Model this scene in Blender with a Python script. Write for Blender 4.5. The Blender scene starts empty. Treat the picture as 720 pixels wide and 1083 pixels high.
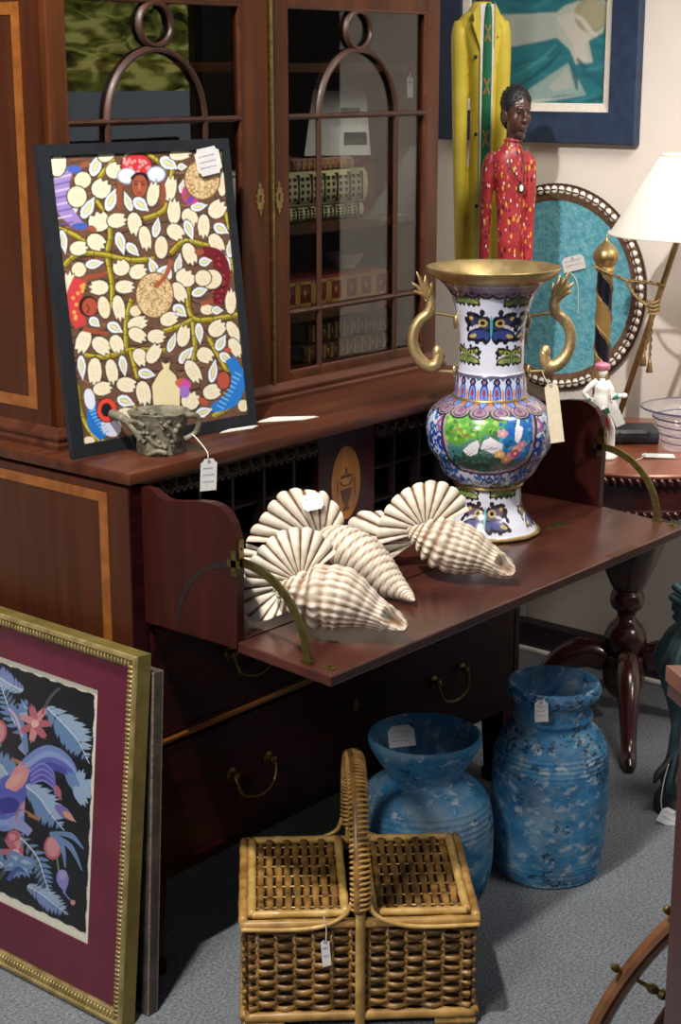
import bpy, bmesh, math, random
import numpy as np
from mathutils import Vector, Matrix, noise as mnoise
V = Vector
PI = math.pi
scene = bpy.context.scene
col = scene.collection
random.seed(7)

# ---------------------------------------------------------------- camera
CAM = V((-1.958, -2.105, 1.70)); FPX = 1740.0
PITCH, YAW = math.radians(14.96), math.radians(39.93)
FWD = V((math.cos(YAW)*math.cos(PITCH), math.sin(YAW)*math.cos(PITCH), -math.sin(PITCH)))
RGT = V((math.sin(YAW), -math.cos(YAW), 0)); DWN = FWD.cross(RGT)
FACE = math.atan2(RGT.y, RGT.x)          # heading of something turned square to the photographer
def ray(px, py): return FWD + RGT*((px-360)/FPX) + DWN*((py-541.5)/FPX)
def at(px, py, d): return CAM + ray(px, py)*d
def on(px, py, ax, val):
    r = ray(px, py); return CAM + r*((val-CAM[ax])/r[ax])
def onplane(px, py, o, n):
    r = ray(px, py); return CAM + r*((o-CAM).dot(n)/r.dot(n))

cd = bpy.data.cameras.new('camera'); cam = bpy.data.objects.new('camera', cd); col.objects.link(cam)
cd.sensor_fit = 'VERTICAL'; cd.sensor_height = 36; cd.lens = FPX*36/1083
up = -DWN
cam.matrix_world = Matrix(((RGT.x, up.x, -FWD.x, CAM.x), (RGT.y, up.y, -FWD.y, CAM.y), (RGT.z, up.z, -FWD.z, CAM.z), (0, 0, 0, 1)))
cd.clip_start = 0.05
scene.camera = cam

# ---------------------------------------------------------------- colour and materials
def lin1(c):
    c = c/255.0
    return c/12.92 if c <= 0.04045 else ((c+0.055)/1.055)**2.4
def L(c): return tuple(lin1(x) for x in c)
def L4(c): return (*L(c), 1)

def newmat(name):
    m = bpy.data.materials.new(name); m.use_nodes = True
    return m, m.node_tree, m.node_tree.nodes, m.node_tree.links, m.node_tree.nodes['Principled BSDF']
def ramp(n, stops):
    r = n.new('ShaderNodeValToRGB'); e = r.color_ramp.elements
    while len(e) < len(stops): e.new(0.5)
    for k, (p, c) in enumerate(stops): e[k].position = p; e[k].color = c
    return r
def mk(name, c1, c2=None, rough=.5, metal=0, scale=20, stretch=(1, 1, 1), detail=4, bump=0, bscale=None, coat=0, spec=.5, lo=.35, hi=.65, sheen=0):
    m, nt, n, l, b = newmat(name)
    b.inputs['Roughness'].default_value = rough; b.inputs['Metallic'].default_value = metal
    b.inputs['Coat Weight'].default_value = coat; b.inputs['Coat Roughness'].default_value = .12
    b.inputs['Specular IOR Level'].default_value = spec
    if sheen: b.inputs['Sheen Weight'].default_value = sheen
    if c2 is None: c2 = tuple(min(255, x*1.12+3) for x in c1)
    tc = n.new('ShaderNodeTexCoord'); mp = n.new('ShaderNodeMapping'); mp.inputs['Scale'].default_value = stretch
    l.new(tc.outputs['Object'], mp.inputs['Vector'])
    nz = n.new('ShaderNodeTexNoise'); nz.inputs['Scale'].default_value = scale; nz.inputs['Detail'].default_value = detail
    l.new(mp.outputs['Vector'], nz.inputs['Vector'])
    r = ramp(n, [(lo, L4(c1)), (hi, L4(c2))]); l.new(nz.outputs['Fac'], r.inputs['Fac']); l.new(r.outputs['Color'], b.inputs['Base Color'])
    if bump:
        nb = n.new('ShaderNodeTexNoise'); nb.inputs['Scale'].default_value = bscale or scale*3; nb.inputs['Detail'].default_value = 4
        l.new(mp.outputs['Vector'], nb.inputs['Vector'])
        bp = n.new('ShaderNodeBump'); bp.inputs['Strength'].default_value = bump; bp.inputs['Distance'].default_value = .004
        l.new(nb.outputs['Fac'], bp.inputs['Height']); l.new(bp.outputs['Normal'], b.inputs['Normal'])
    return m
def wood(name, c1, c2, grain='Z', rough=.3, coat=.3, scale=9, spec=.5):
    st = {'X': (.08, 1, 1), 'Y': (1, .08, 1), 'Z': (1, 1, .08)}[grain]
    m = mk(name, c1, c2, rough=rough, coat=coat, spec=spec, scale=scale*4, stretch=st, detail=6, lo=.3, hi=.72, bump=.03, bscale=scale*12)
    return m
def painted(name, rough=.5, coat=0, spec=.5, metal=0, bump=0, bscale=80):
    m, nt, n, l, b = newmat(name)
    a = n.new('ShaderNodeAttribute'); a.attribute_name = 'Paint'
    nz = n.new('ShaderNodeTexNoise'); nz.inputs['Scale'].default_value = bscale; nz.inputs['Detail'].default_value = 3
    tc = n.new('ShaderNodeTexCoord'); l.new(tc.outputs['Object'], nz.inputs['Vector'])
    mr = n.new('ShaderNodeMapRange'); mr.inputs['To Min'].default_value = .95; mr.inputs['To Max'].default_value = 1.05
    l.new(nz.outputs['Fac'], mr.inputs['Value'])
    mx = n.new('ShaderNodeVectorMath'); mx.operation = 'SCALE'
    l.new(a.outputs['Color'], mx.inputs[0]); l.new(mr.outputs['Result'], mx.inputs['Scale'])
    l.new(mx.outputs['Vector'], b.inputs['Base Color'])
    b.inputs['Roughness'].default_value = rough; b.inputs['Coat Weight'].default_value = coat; b.inputs['Specular IOR Level'].default_value = spec
    b.inputs['Coat Roughness'].default_value = .05; b.inputs['Metallic'].default_value = metal
    if bump:
        bp = n.new('ShaderNodeBump'); bp.inputs['Strength'].default_value = bump; bp.inputs['Distance'].default_value = .002
        l.new(nz.outputs['Fac'], bp.inputs['Height']); l.new(bp.outputs['Normal'], b.inputs['Normal'])
    return m
def glassmat(name, tint=(235, 238, 236), ior=1.5, rough=0.0, gain=1.0):
    m, nt, n, l, b = newmat(name); n.remove(b)
    f0 = ((ior-1)/(ior+1))**2
    out = n['Material Output']; t = n.new('ShaderNodeBsdfTransparent'); g = n.new('ShaderNodeBsdfGlossy'); x = n.new('ShaderNodeMixShader')
    lw = n.new('ShaderNodeLayerWeight'); lw.inputs['Blend'].default_value = .5      # Schlick's curve, the same from both faces
    pw = n.new('ShaderNodeMath'); pw.operation = 'POWER'; pw.inputs[1].default_value = 5; l.new(lw.outputs['Facing'], pw.inputs[0])
    ma = n.new('ShaderNodeMath'); ma.operation = 'MULTIPLY_ADD'; ma.inputs[1].default_value = 1-f0; ma.inputs[2].default_value = f0; l.new(pw.outputs[0], ma.inputs[0])
    t.inputs['Color'].default_value = L4(tint); g.inputs['Roughness'].default_value = rough
    l.new(ma.outputs[0], x.inputs[0]); l.new(t.outputs[0], x.inputs[1]); l.new(g.outputs[0], x.inputs[2]); l.new(x.outputs[0], out.inputs['Surface'])
    return m

M = {}
M['maho'] = wood('mahogany', (44, 14, 12), (58, 21, 17), 'Z', rough=.38, coat=.04, spec=.3)
M['maho_x'] = wood('mahogany_lengthwise', (54, 25, 15), (88, 47, 29), 'X', rough=.38, coat=.06, spec=.35)
M['maho_side'] = wood('mahogany_side', (56, 25, 11), (72, 35, 15), 'Z', rough=.42, coat=.04, spec=.3)
M['maho_dark'] = mk('mahogany_dark', (30, 8, 10), (46, 14, 15), rough=.4, coat=.0, spec=.12, scale=40, stretch=(.08, 1, 1), detail=6)
M['maho_flap'] = mk('mahogany_flap', (50, 22, 17), (88, 48, 37), rough=.3, coat=.2, scale=12, stretch=(.5, 1, 1), detail=5, lo=.3, hi=.75)
M['maho_case'] = wood('mahogany_bookcase', (50, 22, 9), (84, 43, 17), 'Z', rough=.42, coat=.03, spec=.3)
M['inlay'] = wood('satinwood_inlay', (112, 62, 20), (146, 88, 34), 'X', rough=.4, coat=.1)
M['inlay_oval'] = wood('boxwood_oval', (140, 86, 28), (176, 118, 48), 'Z', rough=.4, coat=.1)
M['inlay_dark'] = mk('stained_inlay', (74, 48, 26), (96, 66, 36), rough=.45)
M['brass'] = mk('aged_brass', (140, 118, 74), (176, 152, 102), rough=.36, metal=1, scale=60)
M['brass_dull'] = mk('dull_brass', (124, 112, 62), (152, 138, 84), rough=.42, metal=1, scale=60)
M['gold'] = mk('gilt_metal', (186, 160, 106), (208, 184, 138), rough=.42, metal=.8, scale=160, bump=.25, bscale=420)
M['gold_s'] = mk('smooth_gilt', (180, 154, 102), (202, 178, 128), rough=.36, metal=.85, scale=40)
M['bronze_handle'] = mk('dark_bronze_handle', (92, 72, 38), (120, 98, 56), rough=.4, metal=1, scale=60)
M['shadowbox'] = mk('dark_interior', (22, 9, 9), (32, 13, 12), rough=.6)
M['paper'] = mk('tag_card', (208, 207, 206), (220, 219, 218), rough=.7, scale=60)
M['paper_y'] = mk('buff_card', (216, 204, 176), (226, 214, 188), rough=.7, scale=60)
M['string'] = mk('cotton_string', (206, 200, 190), (226, 222, 214), rough=.8, scale=200)
M['ink'] = mk('pen_ink', (70, 74, 110), (90, 94, 126), rough=.7)
M['black'] = mk('black_paint', (16, 20, 26), (24, 29, 36), rough=.55, scale=40)
M['bar'] = wood('glazing_bar_wood', (40, 21, 13), (66, 36, 22), 'Z', rough=.5, coat=.03)
M['pane'] = glassmat('window_glass', (226, 228, 226), 1.62)

# ---------------------------------------------------------------- object helpers
def rootmat(o):
    while o.parent is not None: o = o.parent
    return o.matrix_basis.copy()
def thing(name, label, cat, loc=(0, 0, 0), rotz=0, group=None, mat=None):
    o = bpy.data.objects.new(name, None); col.objects.link(o); o.empty_display_size = .05
    o.matrix_basis = mat if mat is not None else Matrix.Translation(V(loc)) @ Matrix.Rotation(rotz, 4, 'Z')
    o['label'] = label; o['category'] = cat
    if group: o['group'] = group
    return o
def finish(bm, name):
    bmesh.ops.recalc_face_normals(bm, faces=bm.faces[:])
    me = bpy.data.meshes.new(name); bm.to_mesh(me); bm.free(); return me
def obj(name, bm, mat, parent=None, world=False, smooth=False, label=None, recalc=True):
    """links one mesh object; world=True: the shape was given in room coordinates"""
    if isinstance(bm, bmesh.types.BMesh):
        if recalc: bmesh.ops.recalc_face_normals(bm, faces=bm.faces[:])
        me = bpy.data.meshes.new(name); bm.to_mesh(me); bm.free()
    else: me = bm
    if world and parent is not None: me.transform(rootmat(parent).inverted())
    for m in (mat if isinstance(mat, (list, tuple)) else [mat]): me.materials.append(m)
    if smooth is True: me.polygons.foreach_set('use_smooth', [True]*len(me.polygons))
    elif smooth: me.polygons.foreach_set('use_smooth', [True]*len(me.polygons)); me.set_sharp_from_angle(angle=math.radians(smooth))
    o = bpy.data.objects.new(name, me); col.objects.link(o)
    if parent is not None: o.parent = parent
    if label: o['label'] = label
    return o
def tagged(o, label, cat, group=None):
    o['label'] = label; o['category'] = cat
    if group: o['group'] = group
    return o
def struct(name, bm, mat, smooth=False):
    o = obj(name, bm, mat, smooth=smooth); o['kind'] = 'structure'; return o
def copy_tree(o, parent=None, loc=None, label=None):
    c = o.copy(); col.objects.link(c)
    if parent is not None: c.parent = parent
    if loc is not None: c.location = loc
    if label: c['label'] = label
    for ch in list(o.children): copy_tree(ch, c)
    return c

# ---------------------------------------------------------------- shape helpers
def B(): return bmesh.new()
def box(bm, x0, x1, y0, y1, z0, z1, bev=0, seg=2):
    vs = [bm.verts.new((x, y, z)) for x in (x0, x1) for y in (y0, y1) for z in (z0, z1)]
    fs = [bm.faces.new([vs[i] for i in f]) for f in ((0, 1, 3, 2), (4, 6, 7, 5), (0, 4, 5, 1), (2, 3, 7, 6), (0, 2, 6, 4), (1, 5, 7, 3))]
    if bev:
        es = list({e for f in fs for e in f.edges})
        bmesh.ops.bevel(bm, geom=es, offset=bev, segments=seg, profile=.5, affect='EDGES')
    return bm
def boxes(*a, bev=0):
    bm = B()
    for q in a: box(bm, *q, bev=bev)
    return bm
def prism(bm, pts, n):
    """extrude a polygon of 3-D points by the vector n"""
    n = V(n); a = [bm.verts.new(V(p)) for p in pts]; b = [bm.verts.new(V(p)+n) for p in pts]; k = len(pts)
    try:
        bm.faces.new(a[::-1]); bm.faces.new(b)
    except ValueError: pass
    for i in range(k): bm.faces.new((a[i], a[(i+1) % k], b[(i+1) % k], b[i]))
    return bm
def lathe(bm, prof, n=48, c=(0, 0, 0), rfun=None):
    c = V(c); rows = []
    for j, (r, z) in enumerate(prof):
        if r < 1e-6: rows.append([bm.verts.new(c+V((0, 0, z)))])
        else:
            row = []
            for i in range(n):
                a = 2*PI*i/n; rr = r*(rfun(a, z, j) if rfun else 1)
                row.append(bm.verts.new(c+V((rr*math.cos(a), rr*math.sin(a), z))))
            rows.append(row)
    for p, q in zip(rows, rows[1:]):
        for i in range(n):
            k = (i+1) % n
            if len(p) == 1 and len(q) > 1: bm.faces.new((p[0], q[k], q[i]))
            elif len(q) == 1 and len(p) > 1: bm.faces.new((p[i], p[k], q[0]))
            elif len(p) > 1: bm.faces.new((p[i], p[k], q[k], q[i]))
    return bm
def crom(pts, sub=6, closed=False):
    """smooth curve through points (tuples of any length)"""
    P = [np.array(p, float) for p in pts]; n = len(P)
    if n < 3 and not closed: return [P[0]+(P[-1]-P[0])*t for t in np.linspace(0, 1, sub+1)]
    out = []
    for i in range(n if closed else n-1):
        if closed: a, b, c, d = P[(i-1) % n], P[i], P[(i+1) % n], P[(i+2) % n]
        else: a, b, c, d = P[max(i-1, 0)], P[i], P[i+1], P[min(i+2, n-1)]
        for k in range(sub):
            t = k/sub
            out.append(.5*((2*b)+(c-a)*t+(2*a-5*b+4*c-d)*t*t+(3*b-a-3*c+d)*t**3))
    if not closed: out.append(P[-1])
    return out
def tube(bm, pts, r, n=8, closed=False, cap=True, flat=None, twist=0):
    """tube along points; r a number or a list; flat=(a,b) an elliptical section"""
    P = [V(p[:3]) for p in pts]; k = len(P)
    R_ = [r]*k if isinstance(r, (int, float)) else list(r)
    T = []
    for i in range(k):
        a = P[(i-1) % k] if (closed or i > 0) else P[i]; b = P[(i+1) % k] if (closed or i < k-1) else P[i]
        t = (b-a); T.append(t.normalized() if t.length > 1e-9 else V((0, 0, 1)))
    u = T[0].orthogonal().normalized()
    if abs(T[0].z) < .9: u = V((0, 0, 1)).cross(T[0]).normalized()
    rows = []
    for i in range(k):
        u = (u - T[i]*u.dot(T[i])); u = u.normalized() if u.length > 1e-6 else T[i].orthogonal().normalized()
        w = T[i].cross(u); row = []
        fa, fb = flat if flat else (1, 1)
        for j in range(n):
            a = 2*PI*j/n+twist
            row.append(bm.verts.new(P[i]+(u*math.cos(a)*fa+w*math.sin(a)*fb)*R_[i]))
        rows.append(row)
    for i in range(k if closed else k-1):
        p, q = rows[i], rows[(i+1) % k]
        for j in range(n): bm.faces.new((p[j], p[(j+1) % n], q[(j+1) % n], q[j]))
    if cap and not closed:
        bm.faces.new(rows[0][::-1]); bm.faces.new(rows[-1])
    return bm
def ball(bm, c, r, seg=20, rot=None):
    if isinstance(r, (int, float)): r = (r, r, r)
    m = Matrix.Translation(V(c)) @ (rot.to_4x4() if rot else Matrix.Identity(4)) @ Matrix.Diagonal((*r, 1))
    bmesh.ops.create_uvsphere(bm, u_segments=seg, v_segments=max(8, seg*2//3), radius=1, matrix=m); return bm
def sweep(bm, prof, path, closed=True):
    """mitred picture-frame section: prof (offset outward, height), path a flat polygon in local xy (counter-clockwise)"""
    n = len(path); rows = []
    for i in range(n):
        p = V(path[i]); a = V(path[i-1]); b = V(path[(i+1) % n])
        d1 = (p-a).normalized(); d2 = (b-p).normalized()
        n1 = V((d1.y, -d1.x)); n2 = V((d2.y, -d2.x)); mt = (n1+n2); mt = mt/(mt.dot(n1))
        rows.append([bm.verts.new((p.x+mt.x*o, p.y+mt.y*o, h)) for o, h in prof])
    m = len(prof)
    for i in range(n):
        p, q = rows[i], rows[(i+1) % n]
        for j in range(m): bm.faces.new((p[j], q[j], q[(j+1) % m], p[(j+1) % m]))
    return bm
def rect(x0, y0, x1, y1): return [(x0, y0), (x1, y0), (x1, y1), (x0, y1)]
def gridmesh(name, P, colors=None, wrap=False):
    """mesh from an H x W x 3 array of points with the colour attribute Paint"""
    H, W = P.shape[:2]; idx = np.arange(H*W).reshape(H, W)
    if wrap: idx = np.concatenate([idx, idx[:, :1]], 1)
    q = np.stack([idx[:-1, :-1], idx[:-1, 1:], idx[1:, 1:], idx[1:, :-1]], -1).reshape(-1, 4)
    me = bpy.data.meshes.new(name); me.vertices.add(H*W); me.vertices.foreach_set('co', P.reshape(-1).astype(np.float32))
    me.loops.add(q.size); me.loops.foreach_set('vertex_index', q.reshape(-1).astype(np.int32))
    me.polygons.add(len(q)); me.polygons.foreach_set('loop_start', np.arange(0, q.size, 4, dtype=np.int32))
    me.update(calc_edges=True)
    if colors is not None: paint(me, colors.reshape(-1, 3))
    return me
def paint(me, rgb):
    a = me.color_attributes.new('Paint', 'FLOAT_COLOR', 'POINT')
    c = np.ones((len(me.vertices), 4), np.float32); c[:, :3] = rgb
    a.data.foreach_set('color', c.reshape(-1))
def voxel(bm, size, smooth=2):
    """melts overlapping shapes into one continuous surface"""
    me = finish(bm, 'tmp'); o = bpy.data.objects.new('tmp', me); col.objects.link(o)
    m = o.modifiers.new('r', 'REMESH'); m.mode = 'VOXEL'; m.voxel_size = size
    if smooth:
        s = o.modifiers.new('s', 'SMOOTH'); s.iterations = smooth; s.factor = .5
    dg = bpy.context.evaluated_depsgraph_get(); out = bpy.data.meshes.new_from_object(o.evaluated_get(dg))
    bpy.data.objects.remove(o); bpy.data.meshes.remove(me); return out

class Canvas:
    """colours for a painted surface; T turns annotation coordinates into canvas columns and rows"""
    def __init__(s, w, h, bg, T): s.w, s.h, s.T = w, h, T; s.a = np.ones((h, w, 3))*np.array(L(bg))
    def poly(s, pts, c, alpha=1, raw=False):
        p = np.array([q if raw else s.T(*q) for q in pts], float)
        x0, y0 = np.floor(p.min(0)).astype(int); x1, y1 = np.ceil(p.max(0)).astype(int)+1
        x0, y0 = max(x0, 0), max(y0, 0); x1, y1 = min(x1, s.w), min(y1, s.h)
        if x1 <= x0 or y1 <= y0: return
        X, Y = np.meshgrid(np.arange(x0, x1), np.arange(y0, y1)); ins = np.zeros(X.shape, bool)
        for (ax, ay), (bx, by) in zip(p, np.roll(p, -1, 0)):
            if ay == by: continue
            cnd = ((ay > Y) != (by > Y)) & (X < (bx-ax)*(Y-ay)/(by-ay)+ax); ins ^= cnd
        sub = s.a[y0:y1, x0:x1]; sub[ins] = sub[ins]*(1-alpha)+np.array(L(c))*alpha
    def ell(s, cx, cy, rx, ry, c, ang=0, alpha=1, n=24):
        ca, sa = math.cos(math.radians(ang)), math.sin(math.radians(ang))
        s.poly([(cx+rx*math.cos(t)*ca+ry*math.sin(t)*sa, cy-rx*math.cos(t)*sa+ry*math.sin(t)*ca) for t in np.linspace(0, 2*PI, n, endpoint=False)], c, alpha)
    def stroke(s, pts, w, c, alpha=1, sub=6, closed=False):
        P = crom([(p[0], p[1]) for p in pts], sub, closed); n = len(P)
        ws = w if isinstance(w, (list, tuple)) else [w, w]
        Lf, Rt = [], []
        for i in range(n):
            a, b = P[max(i-1, 0)], P[min(i+1, n-1)]; d = b-a; d = d/(np.hypot(*d)+1e-9); nn = np.array([-d[1], d[0]])
            t = i/(n-1)*(len(ws)-1); k = min(int(t), len(ws)-2); ww = ws[k]+(ws[k+1]-ws[k])*(t-k)
            Lf.append(P[i]+nn*ww/2); Rt.append(P[i]-nn*ww/2)
        for i in range(n-1): s.poly([Lf[i], Lf[i+1], Rt[i+1], Rt[i]], c, alpha)
    def blur(s, n=1):
        for _ in range(n):
            for ax in (0, 1): s.a = .5*s.a+.25*(np.roll(s.a, 1, ax)+np.roll(s.a, -1, ax))
    def petal(s, cx, cy, ln, wd, ang, c, jag=0, outline=None):
        """leaf or husk: round base, pointed (or jagged) tip towards ang (0 = right, 90 = up)"""
        ca, sa = math.cos(math.radians(ang)), math.sin(math.radians(ang))
        if jag: loc = [(-.5, 0), (-.44, .26), (-.25, .44), (0, .5), (.2, .45), (.44, .36), (.36, .18), (.58, .06), (.36, -.12), (.50, -.30), (.2, -.46), (0, -.5), (-.25, -.44), (-.44, -.26)]
        else: loc = [(-.5, 0), (-.45, .22), (-.28, .42), (-.05, .5), (.2, .34), (.38, .14), (.55, 0), (.38, -.14), (.2, -.34), (-.05, -.5), (-.28, -.42), (-.45, -.22)]
        f = lambda k: [(cx+(x*ln*k)*ca+(y*wd*k)*sa, cy-(x*ln*k)*sa+(y*wd*k)*ca) for x, y in loc]
        if outline: s.poly(f(1.14), outline)
        s.poly(f(1), c)
# ================================================================ the setting
XW = 2.054
m, nt, n, l, b = newmat('carpet')
tc = n.new('ShaderNodeTexCoord'); nz = n.new('ShaderNodeTexNoise'); nz.inputs['Scale'].default_value = 170; nz.inputs['Detail'].default_value = 3
n2 = n.new('ShaderNodeTexNoise'); n2.inputs['Scale'].default_value = 6
l.new(tc.outputs['Object'], nz.inputs['Vector']); l.new(tc.outputs['Object'], n2.inputs['Vector'])
r = ramp(n, [(.3, L4((84, 89, 94))), (.7, L4((136, 141, 146)))]); l.new(nz.outputs['Fac'], r.inputs['Fac'])
mr = n.new('ShaderNodeMapRange'); mr.inputs['To Min'].default_value = .85; mr.inputs['To Max'].default_value = 1.1; l.new(n2.outputs['Fac'], mr.inputs['Value'])
vm = n.new('ShaderNodeVectorMath'); vm.operation = 'SCALE'; l.new(r.outputs['Color'], vm.inputs[0]); l.new(mr.outputs['Result'], vm.inputs['Scale'])
l.new(vm.outputs['Vector'], b.inputs['Base Color']); b.inputs['Roughness'].default_value = .95; b.inputs['Specular IOR Level'].default_value = .1
bp = n.new('ShaderNodeBump'); bp.inputs['Strength'].default_value = .6; bp.inputs['Distance'].default_value = .006; l.new(nz.outputs['Fac'], bp.inputs['Height']); l.new(bp.outputs['Normal'], b.inputs['Normal'])
M['carpet'] = m
M['wall'] = mk('painted_wall', (222, 213, 204), (228, 220, 211), rough=.85, scale=3, bump=.08, bscale=160, spec=.2)
M['skirting'] = mk('dark_skirting', (34, 24, 36), (44, 32, 44), rough=.4)
M['white'] = mk('white_trim', (214, 212, 206), rough=.5)

struct('floor', box(B(), -3.2, 9, -4.2, 1.2, -.05, 0), M['carpet'])
struct('wall_right', box(B(), XW, XW+.1, -.75, 1.2, 0, 2.75), M['wall'])
struct('wall_back', box(B(), -3.2, XW, 1.2, 1.3, 0, 2.75), M['wall'])
bm = B(); prism(bm, [(XW-.014, -.75, .012), (XW, -.75, .012), (XW, -.75, .1), (XW-.006, -.75, .1), (XW-.014, -.75, .085)], (0, 1.95, 0))
struct('baseboard_right', bm, M['skirting'])
struct('trim_1', box(B(), XW-.03, XW, -.75, 1.2, 0, .012, bev=.004), M['white'])
bm = B(); box(bm, XW-.012, XW, .515, .556, .100, .153, bev=.004)
tagged(obj('outlet_plate', bm, M['white'], smooth=30), 'small pale grey outlet plate on the wall just above the dark skirting', 'outlet')

# the shop's street window, behind the photographer, mirrored by the bookcase glass
struct('wall_front', boxes((-3.2, 2.9, -4.3, -4.2, 0, 2.75), (2.9, 9, -4.3, -4.2, 0, .35), (4.95, 9, -4.3, -4.2, .35, 2.75)), mk('shop_front_wall', (120, 110, 100), (132, 122, 112), rough=.9))
m, nt, n, l, b = newmat('daylight_window')
tc = n.new('ShaderNodeTexCoord'); mp = n.new('ShaderNodeMapping'); mp.inputs['Rotation'].default_value = (0, .5, 0); mp.inputs['Scale'].default_value = (1.2, 1, 3.2)
l.new(tc.outputs['Object'], mp.inputs['Vector'])
nz = n.new('ShaderNodeTexNoise'); nz.inputs['Scale'].default_value = 3.6; nz.inputs['Detail'].default_value = 5; nz.inputs['Distortion'].default_value = 1.2
l.new(mp.outputs['Vector'], nz.inputs['Vector'])
r = ramp(n, [(.36, L4((30, 34, 18))), (.5, L4((120, 120, 46))), (.62, L4((200, 196, 110)))]); l.new(nz.outputs['Fac'], r.inputs['Fac'])
sx = n.new('ShaderNodeSeparateXYZ'); l.new(tc.outputs['Object'], sx.inputs[0])
gt = n.new('ShaderNodeMath'); gt.operation = 'GREATER_THAN'; gt.inputs[1].default_value = 1.60; l.new(sx.outputs['Z'], gt.inputs[0])
mx = n.new('ShaderNodeMix'); mx.data_type = 'RGBA'; mx.inputs[6].default_value = L4((120, 126, 134)); l.new(gt.outputs[0], mx.inputs[0]); l.new(r.outputs['Color'], mx.inputs[7])
l.new(mx.outputs[2], b.inputs['Emission Color']); b.inputs['Emission Strength'].default_value = 3.2; b.inputs['Base Color'].default_value = (0, 0, 0, 1); b.inputs['Roughness'].default_value = .2
struct('window_1', box(B(), 2.9, 4.95, -4.27, -4.25, .35, 2.75), m)
struct('trim_2', boxes((2.9, 2.96, -4.24, -4.19, .35, 2.75), (4.89, 4.95, -4.24, -4.19, .35, 2.75), (2.96, 4.89, -4.24, -4.19, .35, .41), (3.72, 3.9, -4.24, -4.19, .41, 2.75)), M['black'])

# ================================================================ glazed bookcase
bk = thing('bookcase', 'tall mahogany bookcase with arched glazing bars in two glass doors, standing on the secretaire desk', 'bookcase', (.615, .42, 1.015))
X0, X1, YF, YB, ZB, ZT = .022, 1.208, .262, .60, 1.0154, 2.18
bm = boxes((X0, X0+.022, YF, YB, ZB, ZT), (X1-.022, X1, YF, YB, ZB, ZT), (X0, X1, YB-.015, YB, ZB, ZT), (X0, X1, YF, YB, ZT-.025, ZT), (X0, X1, YF, YB, ZB, 1.05))
obj('carcass', bm, M['maho_side'], bk, world=True)
for z in (1.158, 1.352, 1.70): obj('shelf', box(B(), X0+.022, X1-.022, YF+.055, YB-.015, z, z+.0198, bev=.003), M['maho_case'], bk, world=True)
# inlaid bands on the near side
bm = boxes((X0-.0012, X0+.002, .30, .575, 1.80, 1.822), (X0-.0012, X0+.002, .30, .322, 1.105, 1.80), (X0-.0012, X0+.002, .553, .575, 1.105, 1.80), (X0-.0012, X0+.002, .30, .575, 1.083, 1.105))
obj('inlay_band', bm, M['inlay'], bk, world=True)
prof = [(0, 0), (.016, 0), (.016, .008), (.012, .012), (.012, .017), (.014, .019), (.014, .024), (.006, .036), (0, .04)]
bm = B()
path = [(X0, YB), (X0, YF-.02), (X1, YF-.02), (X1, YB)]
rows = []
for i, (x, y) in enumerate(path):
    dx, dy = ((-1, 0), (-1, -1), (1, -1), (1, 0))[i]
    rows.append([bm.verts.new((x+dx*o, y+dy*o, ZB+h)) for o, h in prof])
for p, q in zip(rows, rows[1:]):
    for j in range(len(prof)-1): bm.faces.new((p[j], q[j], q[j+1], p[j+1]))
obj('base_moulding', bm, M['maho_x'], bk, world=True)

def door(x0, x1, gx0, gx1, name):
    """a glazed door: frame, glazing bars (circle over arch over upright), pane, escutcheon"""
    z0, z1, gz0, gz1 = 1.052, 2.15, 1.072, 1.83
    yf, yb = .240, .262
    # bar section sits slightly proud of the glass
    bm = boxes((x0, gx0, yf, yb, z0, z1), (gx1, x1, yf, yb, z0, z1), (gx0, gx1, yf, yb, z0, gz0), (gx0, gx1, yf, yb, gz1, z1), bev=.003)
    d = obj(name, bm, M['maho_case'], bk, world=True)
    bm = B()
    for (a, b_) in (((gx0, gz0), (gx0, gz1)), ((gx1, gz0), (gx1, gz1))): tube(bm, [(a[0], yf+.004, a[1]), (b_[0], yf+.004, b_[1])], .004, 6)
    for z in (gz0, gz1): tube(bm, [(gx0, yf+.004, z), (gx1, yf+.004, z)], .004, 6)
    obj('door_bead', bm, M['maho_x'], d, world=True)
    w = gx1-gx0; xa, xb = gx0+w*.218, gx1-w*.218; cx = (gx0+gx1)/2; ra = (xb-xa)/2; yb2 = yf+.006
    def bar(pts, closed=False):
        bm = B(); tube(bm, pts, .0078, 8, closed=closed, flat=(1, .8)); obj('glazing_bar', bm, M['bar'], d, world=True, smooth=40)
    for z in (1.61, 1.20): bar([(gx0, yb2, z), (gx1, yb2, z)])
    for x in (xa, xb): bar([(x, yb2, gz0), (x, yb2, 1.61)])
    bar([(cx+ra*math.cos(t), yb2, 1.61+ra*1.03*math.sin(t)) for t in np.linspace(0, PI, 28)])
    bar([(cx+.042*math.cos(t), yb2, 1.788+.04*math.sin(t)) for t in np.linspace(0, 2*PI, 28, endpoint=False)], closed=True)
    obj('glass_pane', box(B(), gx0-.004, gx1+.004, yf+.012, yf+.014, gz0-.004, gz1+.004), M['pane'], d, world=True)
    return d
dl = door(.032, .614, .075, .533, 'door'); dr = door(.622, 1.200, .674, 1.148, 'door')
obj('brass_astragal', box(B(), .6145, .6215, .232, .256, 1.052, 2.15, bev=.002), M['brass'], dr, world=True)
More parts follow.
